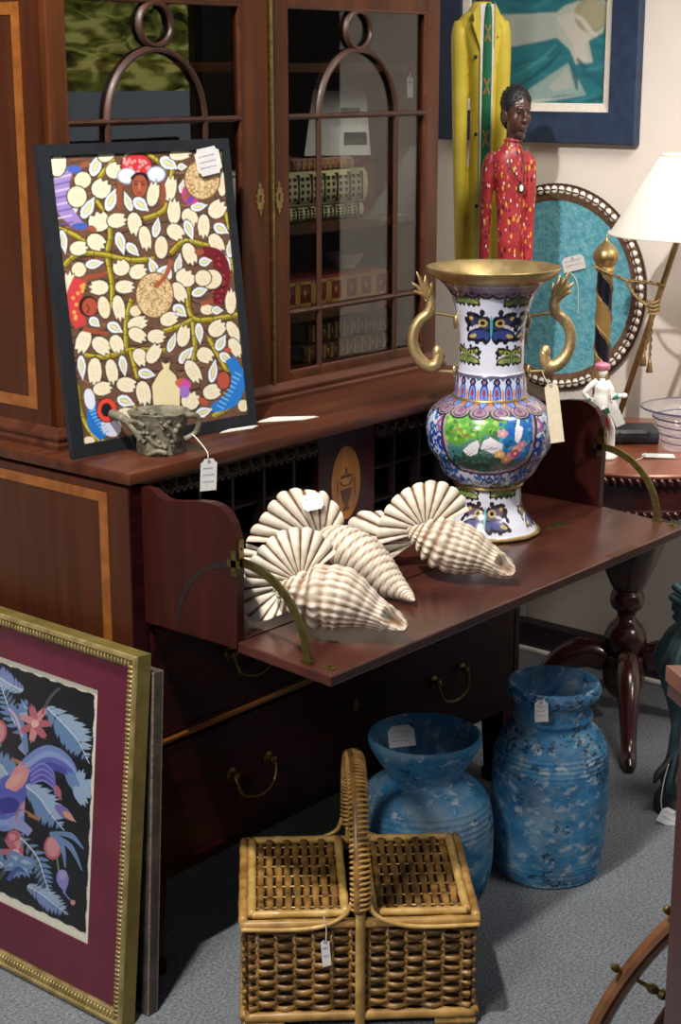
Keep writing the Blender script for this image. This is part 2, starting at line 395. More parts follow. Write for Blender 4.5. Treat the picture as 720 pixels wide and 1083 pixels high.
for x, d in ((.584, dl), (.642, dr)):
    pts = [(0, .034), (.004, .027), (.003, .022), (.009, .02), (.008, .012), (.013, .006), (.010, 0), (.013, -.006), (.008, -.012), (.009, -.02), (.003, -.022), (.004, -.028), (0, -.036)]
    poly = [(x+a, .2402, 1.447+c) for a, c in pts]+[(x-a, .2402, 1.447+c) for a, c in pts[-2:0:-1]]
    e = obj('escutcheon', prism(B(), poly, (0, -.0025, 0)), M['brass'], d, world=True)
    bm = B(); ball(bm, (x, .2372, 1.452), (.003, .001, .003), 10); box(bm, x-.0012, x+.0012, .2366, .2376, 1.440, 1.452)
    obj('keyhole', bm, M['black'], e, world=True)

# ---------------------------------------------------------------- books and bits behind the glass
M['book_cream'] = mk('cream_book_cloth', (196, 186, 140), (214, 204, 160), rough=.5, scale=40)
M['book_green'] = mk('green_book_bands', (30, 36, 26), (44, 50, 36), rough=.5)
M['book_red'] = mk('oxblood_leather', (96, 26, 24), (120, 38, 32), rough=.45, scale=30)
M['book_brown'] = mk('brown_leather', (86, 46, 28), (112, 66, 40), rough=.45, scale=30)
M['book_pink'] = mk('faded_rose_cloth', (160, 110, 112), (176, 128, 128), rough=.6)
M['gilt'] = mk('gilt_tooling', (196, 150, 76), (214, 172, 98), rough=.4, metal=.6)
M['pages'] = mk('page_edges', (206, 194, 164), (222, 212, 186), rough=.8, scale=200, stretch=(.1, 1, 6))
def flatbook(x0, x1, y0, y1, z0, z1, cover, deco, label, pattern, group):
    """a book lying flat with its spine towards the glass: covers and spine, page block, tooling"""
    t = thing('book', label, 'book', ((x0+x1)/2, (y0+y1)/2, z0), group=group)
    h = z1-z0; bm = B()
    pr = [(y1, z0), (y0+.012, z0), (y0+.003, z0+h*.18), (y0, z0+h*.5), (y0+.003, z1-h*.18), (y0+.012, z1), (y1, z1), (y1, z1-.003), (y0+.014, z1-.003), (y0+.014, z0+.003), (y1, z0+.003)]
    prism(bm, [(x0, y, z) for y, z in pr], (x1-x0, 0, 0)); obj('cover', bm, cover, t, world=True)
    obj('page_block', box(B(), x0+.004, x1-.004, y0+.0145, y1-.004, z0+.0035, z1-.0035), M['pages'], t, world=True)
    bm = B(); yy = y0-.0012
    W = x1-x0
    if pattern == 'bands':
        for k in range(9):
            x = x0+W*(k+.5)/9; box(bm, x-.0022, x+.0022, yy, y0+.008, z0+h*.08, z1-h*.08)
        for k in range(8):
            x = x0+W*(k+1)/9; ww = W/9*.3
            for q in range(4):
                zc = z0+h*(.22+.19*q); box(bm, x-ww, x-ww*.4, yy, y0+.006, zc-h*.05, zc+h*.05); box(bm, x+ww*.4, x+ww, yy, y0+.006, zc-h*.05, zc+h*.05)
    elif pattern == 'squares':
        for k in range(7):
            x = x0+W*(k+.5)/7
            for dx in (-.42, .42): box(bm, x+dx*W/7-.004, x+dx*W/7+.004, yy, y0+.006, z0+h*.1, z1-h*.1)
            for zc in (.14, .86): box(bm, x-W/16, x+W/16, yy, y0+.006, z0+h*(zc-.05), z0+h*(zc+.05))
            ball(bm, (x, y0+.001, z0+h*.5), (W/60, .0016, h*.1), 8)
    else:
        for k in range(11):
            x = x0+W*(k+.5)/11; box(bm, x-.003, x+.003, yy, y0+.006, z0+h*.12, z1-h*.12)
            ball(bm, (x+W/22, y0+.002, z0+h*.5), (W/60, .0022, h*.16), 8)
    obj('spine_tooling', bm, deco, t, world=True)
    return t
flatbook(.70, 1.085, .37, .53, 1.3724, 1.408, M['book_cream'], M['book_green'], 'thin cream book lying under the thick cream book behind the glass', 'bands', 'books stacked flat in the bookcase')
flatbook(.69, 1.09, .362, .53, 1.4085, 1.485, M['book_cream'], M['book_green'], 'thick cream book with dark banded spine on the shelf behind the glass', 'bands', 'books stacked flat in the bookcase')
flatbook(.84, 1.05, .37, .54, 1.4855, 1.512, M['book_pink'], M['gilt'], 'small faded pink book lying on top of the thick cream book', 'dots', 'books stacked flat in the bookcase')
flatbook(.78, 1.165, .36, .54, 1.1785, 1.2466, M['book_red'], M['gilt'], 'large red book with gilt squares on its spine, on the lower shelf', 'squares', 'books stacked flat in the bookcase')
flatbook(.86, 1.165, .36, .53, 1.0505, 1.094, M['book_brown'], M['gilt'], 'dark brown gilt book at the very bottom of the bookcase', 'dots', 'books stacked flat in the bookcase')
flatbook(.87, 1.17, .355, .53, 1.0945, 1.145, M['book_brown'], M['gilt'], 'brown gilt tooled book lying on another brown book, beneath the lower shelf', 'dots', 'books stacked flat in the bookcase')
t = thing('book', 'plain dark red book standing upright beside the cream books', 'book', (1.13, .44, 1.372))
bm = boxes((1.098, 1.101, .40, .52, 1.3724, 1.50), (1.158, 1.161, .40, .52, 1.3724, 1.50)); box(bm, 1.098, 1.161, .396, .400, 1.3724, 1.50, bev=.0015)
obj('cover', bm, M['book_red'], t, world=True); obj('page_block', box(B(), 1.1015, 1.1575, .4005, .516, 1.375, 1.497), M['pages'], t, world=True)
t = thing('cup', 'small white bowl standing on the big red book', 'bowl', (1.10, .44, 1.2475))
obj('bowl', lathe(B(), [(0, .0), (.022, 0), (.024, .004), (.038, .018), (.045, .034), (.043, .034), (.035, .019), (.02, .008), (0, .007)], 32), M['white'], t, smooth=40)
obj('foot', lathe(B(), [(.02, -.0), (.024, 0), (.024, .004), (.02, .004)], 32), M['white'], t)
t = thing('printed_sheet', 'white printed sheet with two small dark pictures propped on the books inside the bookcase', 'paper', (1.0, .43, 1.512))
t.matrix_basis = Matrix.Translation(on(356, 166, 1, .432))
shq = [on(x, y, 1, yy) for x, y, yy in ((322, 165, .400), (392, 164, .400), (387, 96, .418), (331, 96, .418))]
obj('sheet', prism(B(), shq, (0, .0015, 0)), M['paper'], t, world=True)
shp = lambda u, v: shq[0].lerp(shq[1], u).lerp(shq[3].lerp(shq[2], u), v)
for u0, u1, v0, v1 in ((.52, .86, .60, .74), (.58, .95, .16, .36)): obj('print', prism(B(), [shp(u0, v0), shp(u1, v0), shp(u1, v1), shp(u0, v1)], (0, -.0008, 0)), M['black'], t, world=True, label='small dark printed picture')
# ================================================================ secretaire desk under the bookcase
dk = thing('secretaire_desk', 'mahogany secretaire desk with its writing drawer pulled out and fall front lowered', 'desk', (.6, .3, 0))
DX0, DX1, DYB = -.03, 1.232, .62
# carcass: sides, back, rails between the openings, floor of the cabinet
bm = boxes((DX0, .004, 0, DYB, .2, .985), (1.206, DX1, 0, DYB, .2, .985), (.004, 1.206, DYB-.02, DYB, .2, .985), (.004, 1.206, 0.004, DYB-.02, .2, .222), (.004, 1.206, .004, .30, .478, .494), (.004, 1.206, .004, .5, .715, .733))
obj('carcass', bm, [M['maho_side']], dk, world=True)
bm = B(); box(bm, DX0-.003, DX1+.003, -.009, DYB, .992, 1.015, bev=.004); obj('top_board', bm, M['maho_x'], dk, world=True, smooth=30)
# dark front face frames
bm = boxes((DX0-.0005, .006, -.003, .001, .2, .985), (1.204, DX1+.0005, -.003, .001, .2, .985), (.006, 1.204, -.003, .004, .2, .222), (.006, 1.204, -.003, .004, .715, .735))
obj('face_frame', bm, M['maho_dark'], dk, world=True)
bm = B(); prism(bm, [(DX0-.01, 0, .478), (DX0-.01, -.012, .482), (DX0-.01, -.016, .490), (DX0-.01, -.012, .496), (DX0-.01, 0, .498)], (DX1-DX0+.02, 0, 0))
obj('waist_moulding', bm, M['inlay'], dk, world=True, label='narrow inlaid satinwood moulding')
# inlaid rectangle on the near side
sx0, sx1 = DX0-.0012, DX0+.002
bm = boxes((sx0, sx1, .056, .575, .951, .970), (sx0, sx1, .056, .078, .30, .951), (sx0, sx1, .553, .575, .30, .951), (sx0, sx1, .056, .575, .28, .30))
obj('inlay_band', bm, M['inlay'], dk, world=True)
for x, y in ((DX0+.028, .03), (DX1-.028, .03), (DX0+.028, DYB-.03), (DX1-.028, DYB-.03)):
    bm = B(); k = .034; kb = .026
    v = [bm.verts.new((x+a*q, y+c*q, z)) for z, q in ((.2, k), (.035, kb), (.03, .031), (0, .029)) for a, c in ((-1, -1), (1, -1), (1, 1), (-1, 1))]
    for r_ in range(3):
        for j in range(4): bm.faces.new((v[r_*4+j], v[r_*4+(j+1) % 4], v[r_*4+4+(j+1) % 4], v[r_*4+4+j]))
    bm.faces.new(v[0:4]); bm.faces.new(v[12:16]); obj('leg', bm, M['maho_dark'], dk, world=True)
# drawers with swan-neck handles
def handle(cx, cz, parent):
    bm = B(); y = -.012
    pts = [(cx-.054, y-.012, cz+.022), (cx-.0565, y-.02, cz+.008), (cx-.046, y-.024, cz-.018), (cx-.02, y-.026, cz-.030), (cx, y-.026, cz-.033), (cx+.02, y-.026, cz-.030), (cx+.046, y-.024, cz-.018), (cx+.0565, y-.02, cz+.008), (cx+.054, y-.012, cz+.022)]
    rr = [.003, .0032, .0034, .004, .005, .004, .0034, .0032, .003]
    P = crom([(*p, r_) for p, r_ in zip(pts, rr)], 6); tube(bm, [p[:3] for p in P], [p[3] for p in P], 8)
    h = obj('handle', bm, M['bronze_handle'], parent, world=True, smooth=True)
    for s in (-1, 1):
        bm = B(); lathe(bm, [(0, 0), (.014, 0), (.014, .002), (.010, .004), (.006, .005), (.006, .010), (.0085, .013), (.0085, .017), (.005, .021), (0, .022)], 20)
        bm.transform(Matrix.Translation((cx+s*.054, y+.0, cz+.022)) @ Matrix.Rotation(PI/2, 4, 'X')); obj('rosette', bm, M['bronze_handle'], h, world=True, smooth=40)
for z0, z1 in ((.500, .712), (.226, .474)):
    bm = B(); box(bm, .008, 1.202, -.012, .012, z0, z1, bev=.004)
    d = obj('drawer', bm, M['maho_dark'], dk, world=True)
    obj('cock_bead', boxes((.008, 1.202, -.014, -.010, z1-.005, z1), (.008, 1.202, -.014, -.010, z0, z0+.005), (.008, .013, -.014, -.010, z0, z1), (1.197, 1.202, -.014, -.010, z0, z1)), M['maho_dark'], d, world=True)
    zc = (z0+z1)/2-.01
    for x in (.26, .925): handle(x, zc, d)
    obj('lock_escutcheon', prism(B(), [(.593+.009*math.cos(t), -.0118, zc+.05+.013*math.sin(t)) for t in np.linspace(0, 2*PI, 16, endpoint=False)], (0, -.002, 0)), M['brass_dull'], d, world=True)

# the writing drawer: bed, two shaped cheeks, pigeonholes, fall front on quadrant stays
DZ = .745
bed = obj('drawer_bed', boxes((.0, 1.21, -.232, .30, .731, DZ)), M['maho_flap'], dk, world=True)
cheek = [(-.232, .731), (-.236, .90), (-.234, .93), (-.226, .955), (-.212, .972), (-.195, .981), (-.175, .984), (-.14, .981), (-.115, .976), (-.09, .972), (-.07, .970), (-.055, .972), (-.04, .979), (-.03, .984), (.0, .985), (.29, .985), (.29, .731)]
for x0, x1, s in ((-.001, .017, -1), (1.193, 1.211, 1)):
    bm = prism(B(), [(x0, y, z) for y, z in cheek], (x1-x0, 0, 0)); c = obj('drawer_cheek', bm, M['maho'], dk, world=True)
    # the slot the stay slides in, and the brass fittings at the front edge
    arc = [(-.232+.152*math.sin(t), .735+.152*math.cos(t)) for t in np.linspace(.02, 1.5, 24)]
    arc2 = [(-.232+.141*math.sin(t), .735+.141*math.cos(t)) for t in np.linspace(1.5, .02, 24)]
    xo = x0-.0006 if s < 0 else x1-.0006
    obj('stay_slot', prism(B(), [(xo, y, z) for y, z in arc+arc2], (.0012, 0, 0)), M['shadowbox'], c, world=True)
    xm = (x0+x1)/2
    p = obj('lock_plate', box(B(), x0+.003, x1-.003, -.2385, -.2345, .893, .928), M['brass'], c, world=True); bm = B(); ball(bm, (xm, -.2385, .912), (.003, .001, .003), 10); obj('lock_hole', bm, M['black'], c, world=True)
    obj('stay_bracket', boxes((x0-.0012, x0+.002, -.234, -.222, .862, .908), (x0-.0012, x0+.002, -.241, -.213, .878, .891)), M['brass_dull'], c, world=True)
# fall front, drooping a little
FA = math.atan2(.012, .205)
FM = Matrix.Translation((.605, -.232, .744)) @ Matrix.Rotation(FA, 4, 'X')
bm = B(); box(bm, -.605, .605, -.214, -.001, -.020, 0, bev=.003)
bm.transform(FM); fall = obj('fall_front', bm, M['maho_flap'], dk, world=True)
bm = B(); box(bm, .30, .40, -.216, -.196, -.012, .0008); bm.transform(FM); obj('lock_insert', bm, M['maho_x'], fall, world=True)
for x in (-.40, .40):
    bm = B(); box(bm, x-.03, x+.03, -.02, .0, 0, .0012); bm.transform(FM); obj('hinge', bm, M['brass_dull'], fall, world=True)
for x in (-.58, .59):
    bm = B(); box(bm, x-.004, x+.006, -.200, -.176, 0, .0015)
    box(bm, x-.002, x+.004, -.19, -.184, 0, .006); bm.transform(FM); obj('catch', bm, M['brass_dull'], fall, world=True)
for x in (.012, 1.196):
    bm = B()
    o = [(-.232-.156*math.sin(t), .736+.156*math.cos(t)) for t in np.linspace(-.25, 1.57, 26)]
    i = [(-.232-.141*math.sin(t), .736+.141*math.cos(t)) for t in np.linspace(1.57, -.25, 26)]
    prism(bm, [(x, y, z) for y, z in o+i], (.005, 0, 0))
    q = obj('quadrant_stay', bm, M['brass_dull'], dk, world=True)
    obj('stay_foot', box(B(), x-.003, x+.008, -.392, -.370, .733, .742), M['brass_dull'], q, world=True)
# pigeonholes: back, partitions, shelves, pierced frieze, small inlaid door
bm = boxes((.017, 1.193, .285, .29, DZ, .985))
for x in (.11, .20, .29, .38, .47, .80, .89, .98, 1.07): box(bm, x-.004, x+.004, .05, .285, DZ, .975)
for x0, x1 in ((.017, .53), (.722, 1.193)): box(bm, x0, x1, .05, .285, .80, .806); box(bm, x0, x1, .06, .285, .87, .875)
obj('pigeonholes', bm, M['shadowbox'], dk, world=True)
d = obj('small_door', box(B(), .533, .719, .040, .058, .748, .984, bev=.002), M['maho'], dk, world=True)
obj('oval_inlay', prism(B(), [(.622+.047*math.cos(t), .0402, .867+.079*math.sin(t)) for t in np.linspace(0, 2*PI, 40, endpoint=False)], (0, -.001, 0)), M['inlay_oval'], d, world=True)
bm = B(); y = .0386
def flat2(pts): prism(bm, [(.622+a, y, .867+c) for a, c in pts], (0, -.0006, 0))
flat2([(-.018, -.012), (.018, -.012), (.012, -.034), (.004, -.048), (-.004, -.048), (-.012, -.034)])   # the urn
flat2([(-.006, -.05), (.006, -.05), (.012, -.058), (-.012, -.058)]); flat2([(-.02, .012), (.02, .012), (.016, .018), (-.016, .018)])
flat2([(-.004, .02), (.004, .02), (.002, .034), (-.002, .034)])
for s in (-1, 1):
    for k in range(6): flat2([(s*.028-.002, .008-k*.006), (s*.028+.002, .008-k*.006), (s*.028+.002, .005-k*.006), (s*.028-.002, .005-k*.006)])
for k in range(9):
    t = k/8*PI; flat2([(-.018*math.cos(t)-.002, .006-.010*math.sin(t)), (-.018*math.cos(t)+.002, .006-.010*math.sin(t)), (-.018*math.cos(t)+.002, .003-.010*math.sin(t)), (-.018*math.cos(t)-.002, .003-.010*math.sin(t))])
obj('urn_marquetry', bm, M['inlay_dark'], d, world=True)
bm = B()
for x0, x1 in ((.02, .53), (.722, 1.19)):
    box(bm, x0, x1, .036, .044, .974, .985)
    nn = int((x1-x0)/.034); w = (x1-x0)/nn
    for k in range(nn):
        cx = x0+w*(k+.5)
        tube(bm, [(cx+w*.5*math.cos(t), .04, .962+.012*math.sin(t)) for t in np.linspace(0, 2*PI, 14, endpoint=False)], .0040, 5, closed=True)
        tube(bm, crom([(cx-w*.5, .04, .974), (cx-w*.2, .04, .954), (cx, .04, .962), (cx+w*.2, .04, .954), (cx+w*.5, .04, .974)], 4), .0040, 5)
        tube(bm, crom([(cx-w*.5, .04, .956), (cx-w*.25, .04, .944), (cx, .04, .952), (cx+w*.25, .04, .944), (cx+w*.5, .04, .956)], 4), .0036, 5)
obj('pierced_frieze', bm, M['maho'], dk, world=True)
# ================================================================ pictures
def planemat(origin, heading, tilt):
    """local x along the picture's width, y up its face, z out of its face"""
    x = V((math.cos(heading), math.sin(heading), 0)); back = V((-math.sin(heading), math.cos(heading), 0))
    y = back*math.sin(tilt)+V((0, 0, math.cos(tilt))); z = x.cross(y)
    return Matrix(((x.x, y.x, z.x, origin[0]), (x.y, y.y, z.y, origin[1]), (x.z, y.z, z.z, origin[2]), (0, 0, 0, 1)))
def local_of(mat, zoff=0):
    inv = mat.inverted(); n = V(mat.col[2][:3]); o = V(mat.col[3][:3])+n*zoff
    return lambda px, py: inv @ onplane(px, py, o, n)
def artgrid(name, cv, x0, y0, x1, y1, z):
    X, Y = np.meshgrid(np.linspace(x0, x1, cv.w), np.linspace(y1, y0, cv.h)); P = np.stack([X, Y, np.full_like(X, z)], -1)
    return gridmesh(name, P, cv.a)
M['art'] = painted('painted_surface', rough=.45, spec=.4)

# --- the harvest picture in its black frame
pm = planemat((-.0225, .1525, 1.0155), math.radians(-6.084), math.radians(7.434))
W, H = .446, .565
pic = thing('framed_picture', 'painting of women among white corn husks in a plain black frame, leaning on the bookcase', 'picture', mat=pm)
loc = local_of(pm)
il = loc(55, 164); ir = loc(262.7, 435); ix0, ix1, iy0, iy1 = .028, W-.018, .024, H-.020
fr = [(0, -.022), (0, -.0005), (.0008, 0), (.035, 0), (.0355, -.001), (.0355, -.022)]
bm = B()
# unequal borders: four mitred bars
o = [(0, 0), (W, 0), (W, H), (0, H)]; q = [(ix0, iy0), (ix1, iy0), (ix1, iy1), (ix0, iy1)]
for k in range(4):
    j = (k+1) % 4
    prism(bm, [(*o[k], -.0115), (*o[j], -.0115), (*q[j], -.0115), (*q[k], -.0115)], (0, 0, .0115))
obj('frame', bm, M['black'], pic)
obj('backing', box(B(), ix0-.002, ix1+.002, iy0-.002, iy1+.002, -.011, -.007), M['black'], pic)
iw, ih = ix1-ix0, iy1-iy0
cvW, cvH = 420, 560
def T(X, Y):
    p = loc(40+X/3, 140+Y/3); return ((p.x-ix0)/iw*(cvW-1), (iy1-p.y)/ih*(cvH-1))
cv = Canvas(cvW, cvH, (104, 74, 58), T)
rnd = random.Random(3)
for k in range(620):
    x, y, a = rnd.uniform(30, 690), rnd.uniform(40, 1010), rnd.uniform(-25, 25)
    ln = rnd.uniform(14, 34); dx, dy = ln*math.cos(math.radians(a)), -ln*math.sin(math.radians(a))
    cv.stroke([(x-dx, y-dy), (x, y+4), (x+dx, y+dy)], rnd.uniform(3, 6), rnd.choice([(52, 36, 32), (64, 44, 36), (142, 102, 76), (124, 84, 62)]), sub=2)
branches = [[(60, 300), (130, 330), (190, 375), (225, 390)], [(225, 260), (235, 330), (225, 390), (240, 480), (240, 560)], [(88, 425), (130, 388), (200, 385), (300, 405), (375, 400)], [(340, 275), (410, 240), (430, 130), (440, 90)], [(355, 70), (390, 95), (412, 125)], [(190, 215), (225, 262)], [(250, 85), (205, 140), (185, 200)], [(425, 385), (470, 345), (540, 358), (600, 365), (630, 450)], [(490, 445), (480, 540), (500, 590), (560, 592), (650, 575)], [(285, 700), (285, 600), (302, 530)], [(150, 705), (220, 712), (300, 690), (410, 690)], [(400, 632), (460, 612), (500, 590)], [(495, 600), (502, 680), (492, 745)], [(545, 650), (572, 700), (606, 760)], [(132, 800), (142, 885), (182, 962), (235, 985)], [(662, 700), (655, 800), (620, 862), (560, 900)], [(298, 690), (322, 780)], [(600, 250), (612, 310)], [(300, 860), (360, 900), (480, 905)], [(590, 60), (600, 110)]]
for b_ in branches:
    cv.stroke(b_, 20, (58, 50, 22)); cv.stroke(b_, 15, (138, 124, 34)); cv.stroke([(x-3, y-3) for x, y in b_], 6, (190, 176, 66))
    P = crom(b_, 5)
    for p, p2 in list(zip(P, P[1:]))[::3]:
        d = np.array(p2)-np.array(p); d = d/(np.hypot(*d)+1e-6); nn = np.array([-d[1], d[0]])
        cv.stroke([p-nn*8, p+nn*8], 3, (92, 80, 24), sub=1)
def grain(cx, cy, rx, ry, n):
    cv.ell(cx, cy, rx+4, ry+4, (96, 70, 48)); cv.ell(cx, cy, rx, ry, (196, 166, 118))
    for k in range(n):
        t, q = rnd.random()*2*PI, math.sqrt(rnd.random())*.95
        cv.ell(cx+q*rx*math.cos(t), cy+q*ry*math.sin(t), 3, 2.4, rnd.choice([(226, 204, 164), (150, 116, 76), (214, 186, 140)]))
# husks and leaves: x, y, length, width, direction, kind
pods = '''70 105 80 62 80 c;148 152 62 60 20 r;130 205 78 72 90 r;206 180 66 74 60 c;190 105 42 80 70 w;222 72 60 52 30 c;246 122 56 60 45 c;300 70 46 26 20 w;68 220 32 72 100 w;165 240 42 84 60 w;238 215 40 82 70 w;200 285 66 84 110 c;190 348 66 62 -30 c;135 368 62 54 10 c;87 347 30 84 -80 w;255 280 66 56 10 c;312 290 80 54 -80 c;268 352 82 36 -75 w;345 335 84 46 -80 c;306 372 62 34 -45 w;291 220 72 28 110 w;332 230 66 44 -40 w;370 197 86 46 80 c;381 302 72 30 80 w;396 365 84 48 -90 r;424 180 86 48 80 c;420 100 72 44 -30 w;455 70 74 46 10 c;462 110 34 26 0 w;462 172 48 24 80 w;436 252 86 50 90 c;486 270 66 58 -60 c;440 316 64 58 -40 c;484 310 74 34 -70 w;515 236 60 32 10 w;530 297 82 46 -90 c;572 245 68 64 50 c;585 307 58 40 -30 w;570 352 74 52 -60 c;612 370 62 26 90 w;588 162 92 34 90 c;485 385 78 52 -70 c;450 416 74 28 80 w;535 410 46 34 10 w;602 412 62 28 -60 w;555 466 76 72 0 r;528 462 60 60 0 r;518 505 62 34 20 w;472 462 58 76 60 c;452 506 74 52 -60 c;455 566 58 44 -40 w;420 592 64 52 20 c;370 425 64 34 110 w;408 445 66 58 60 w;322 442 62 56 20 c;270 430 54 64 120 c;185 417 64 34 10 w;136 435 54 54 60 r;106 482 84 46 90 c;200 492 66 56 180 c;215 555 84 44 -80 r;280 490 66 50 0 c;262 556 88 46 -80 c;186 602 46 34 -40 w;150 662 84 56 -110 c;207 676 74 60 -40 c;255 670 64 52 -70 c;250 620 60 40 -30 w;315 566 44 40 20 r;320 606 72 52 20 c;320 642 66 52 -30 c;380 647 62 54 0 c;466 646 76 50 80 c;430 666 72 28 70 w;516 637 74 30 -85 w;572 622 66 60 40 c;625 632 84 42 -60 c;585 667 62 36 60 w;630 682 74 44 -60 c;534 706 60 58 -30 c;475 706 74 38 50 w;600 716 54 34 -40 w;496 757 86 52 -60 c;560 757 82 32 80 w;330 712 64 54 -60 c;372 702 74 50 60 c;350 765 62 38 -10 w;276 740 74 30 -80 w;240 757 86 46 -80 c;186 757 96 54 -90 c;145 745 86 30 -85 w;210 812 66 52 10 c;286 800 68 58 -10 c;284 852 64 42 -20 w;340 826 86 56 -80 c;556 822 64 58 20 c;488 850 64 70 70 c;530 886 62 36 20 w;282 892 64 48 10 c;655 866 40 44 0 r;168 976 44 30 0 r;615 537 86 42 90 c;540 562 46 38 0 c;573 564 40 30 0 w;120 250 40 20 40 w'''
def husk(p):
    x, y, ln, wd, an, kd = p.split(); x, y, ln, wd, an = map(float, (x, y, ln, wd, an)); ln, wd = ln*.90, wd*.90
    if kd == 'w':
        if ln < wd: ln, wd = wd, ln
        cv.petal(x, y, ln, wd, an, (226, 230, 236), outline=(46, 34, 30)); cv.petal(x, y, ln*.7, wd*.5, an, (150, 160, 206)); cv.petal(x, y, ln*.66, wd*.3, an, (222, 216, 130))
    else:
        c0 = (228, 219, 193) if kd == 'c' else (224, 214, 184)
        cv.petal(x, y, ln, wd*.92, an, c0, jag=kd == 'c', outline=(46, 34, 30)) if kd == 'c' else (cv.ell(x, y, ln*.53, wd*.53, (46, 34, 30), an), cv.ell(x, y, ln*.47, wd*.47, c0, an))
        a = math.radians(an)
        for s in (-.18, .06, .22): cv.stroke([(x-ln*.22*math.cos(a)+wd*s*math.sin(a), y+ln*.22*math.sin(a)+wd*s*math.cos(a)), (x+ln*.22*math.cos(a)+wd*s*.8*math.sin(a), y-ln*.22*math.sin(a)+wd*s*.8*math.cos(a))], 2.0, (214, 192, 150), sub=2)
over = ['148 152', '130 205', '70 105', '370 197', '291 220', '332 230', '555 466', '528 462', '535 410', '200 490', '186 602', '210 812', '282 892', '556 822', '530 886', '185 417', '420 592', '405 565']
plist = pods.split(';')
for p in plist: husk(p)
# women at work
cv.stroke([(100, 110), (78, 170), (88, 240), (140, 300)], [40, 56, 50, 30], (150, 130, 190))
for k in range(9):
    t = k/8; x, y = 80+20*abs(t-.4), 120+170*t; cv.stroke([(x-26, y+6), (x+26, y-6)], 5, (206, 190, 226) if k % 2 else (96, 84, 150), sub=1)
cv.ell(122, 118, 24, 12, (72, 96, 180)); cv.ell(140, 298, 26, 11, (70, 92, 178)); cv.ell(178, 306, 16, 10, (150, 84, 56), -30); cv.ell(155, 104, 18, 8, (150, 84, 56), 20)
cv.ell(318, 108, 52, 42, (60, 18, 20)); cv.ell(318, 108, 48, 38, (196, 52, 58))
for k in range(26): cv.ell(278+rnd.random()*80, 84+rnd.random()*46, 5, 5, (232, 150, 150))
cv.ell(288, 140, 33, 27, (128, 140, 170)); cv.ell(288, 139, 29, 23, (214, 222, 238)); cv.ell(380, 134, 31, 27, (128, 140, 170)); cv.ell(380, 134, 27, 23, (214, 222, 238))
cv.stroke([(270, 160), (262, 200), (264, 250)], [20, 16, 12], (140, 74, 50)); cv.stroke([(396, 160), (404, 200), (400, 232)], [20, 16, 12], (140, 74, 50))
cv.ell(327, 168, 29, 40, (66, 30, 24)); cv.ell(327, 170, 25, 36, (156, 84, 58)); cv.ell(327, 172, 4, 12, (190, 112, 80))
for dx in (-11, 11): cv.ell(327+dx, 166, 7, 2.5, (60, 28, 22)); cv.ell(327+dx, 157, 8, 1.8, (60, 28, 22))
cv.ell(327, 193, 9, 3, (150, 50, 46)); cv.stroke([(302, 150), (316, 134), (342, 134), (354, 152)], 10, (40, 22, 22))
cv.ell(490, 196, 30, 34, (188, 62, 140)); cv.ell(484, 206, 14, 20, (110, 70, 160)); cv.stroke([(470, 214), (490, 180), (505, 168)], 15, (156, 84, 58))
grain(525, 150, 54, 62, 420); grain(375, 516, 58, 70, 520)
cv.stroke([(524, 378), (574, 396), (592, 460), (574, 545)], [36, 46, 46, 34], (110, 24, 38))
for k in range(44): cv.ell(560+rnd.random()*46-10, 385+rnd.random()*150, 4, 3, (176, 60, 72) if k % 2 else (60, 12, 24))
cv.ell(516, 380, 16, 10, (150, 80, 54)); cv.stroke([(520, 545), (560, 535)], 14, (150, 80, 54))
cv.stroke([(140, 465), (118, 540), (142, 615)], [44, 52, 40], (196, 62, 66))
for k in range(12): cv.ell(112+rnd.random()*40, 480+rnd.random()*130, 6, 6, (222, 160, 80))
cv.ell(166, 551, 30, 34, (50, 22, 22)); cv.ell(170, 553, 24, 28, (168, 76, 58)); cv.stroke([(160, 545), (168, 560), (160, 572)], 4, (90, 34, 28))
cv.stroke([(150, 462), (190, 456), (226, 444)], [18, 14, 10], (150, 74, 52)); cv.stroke([(150, 622), (190, 632), (228, 636)], [18, 14, 10], (150, 74, 52))
for p in plist:
    if ' '.join(p.split()[:2]) in over: husk(p)
cv.stroke([(428, 405), (412, 450), (384, 488)], [16, 15, 10], (160, 86, 60)); cv.ell(384, 482, 15, 9, (160, 86, 60), 40)
cv.poly([(368, 872), (362, 800), (384, 762), (400, 748), (388, 722), (402, 730), (410, 712), (420, 728), (432, 722), (424, 748), (446, 768), (460, 810), (458, 872)], (70, 52, 40)); cv.poly([(372, 870), (367, 802), (388, 764), (403, 748), (396, 728), (410, 734), (424, 728), (420, 750), (441, 770), (455, 812), (454, 870)], (224, 210, 168))
cv.ell(466, 798, 24, 18, (196, 78, 150), -20); cv.ell(470, 822, 16, 20, (150, 110, 190)); cv.ell(452, 790, 14, 9, (190, 100, 70), 30)
cv.stroke([(178, 860), (186, 925), (218, 965)], [30, 46, 36], (34, 110, 190)); cv.ell(170, 845, 17, 34, (214, 218, 232), 10); cv.ell(238, 932, 30, 34, (206, 206, 226), 40)
for k in range(8): cv.stroke([(168+k*6, 885+k*10), (196+k*5, 875+k*10)], 4, (120, 180, 226), sub=1)
cv.ell(224, 880, 34, 40, (60, 22, 22)); cv.ell(225, 880, 31, 37, (214, 70, 56)); cv.ell(223, 879, 17, 22, (24, 24, 28))
cv.stroke([(612, 716), (640, 780), (618, 846), (556, 876)], [30, 44, 46, 26], (36, 116, 196))
for k in range(9): cv.stroke([(628-k*7, 760+k*13), (650-k*7, 772+k*13)], 4, (120, 184, 230), sub=1)
cv.ell(592, 786, 24, 32, (60, 26, 22)); cv.ell(592, 786, 20, 28, (170, 80, 60)); cv.ell(606, 690, 12, 8, (170, 80, 60)); cv.ell(528, 852, 18, 10, (170, 80, 60), -30)
cv.blur(1)
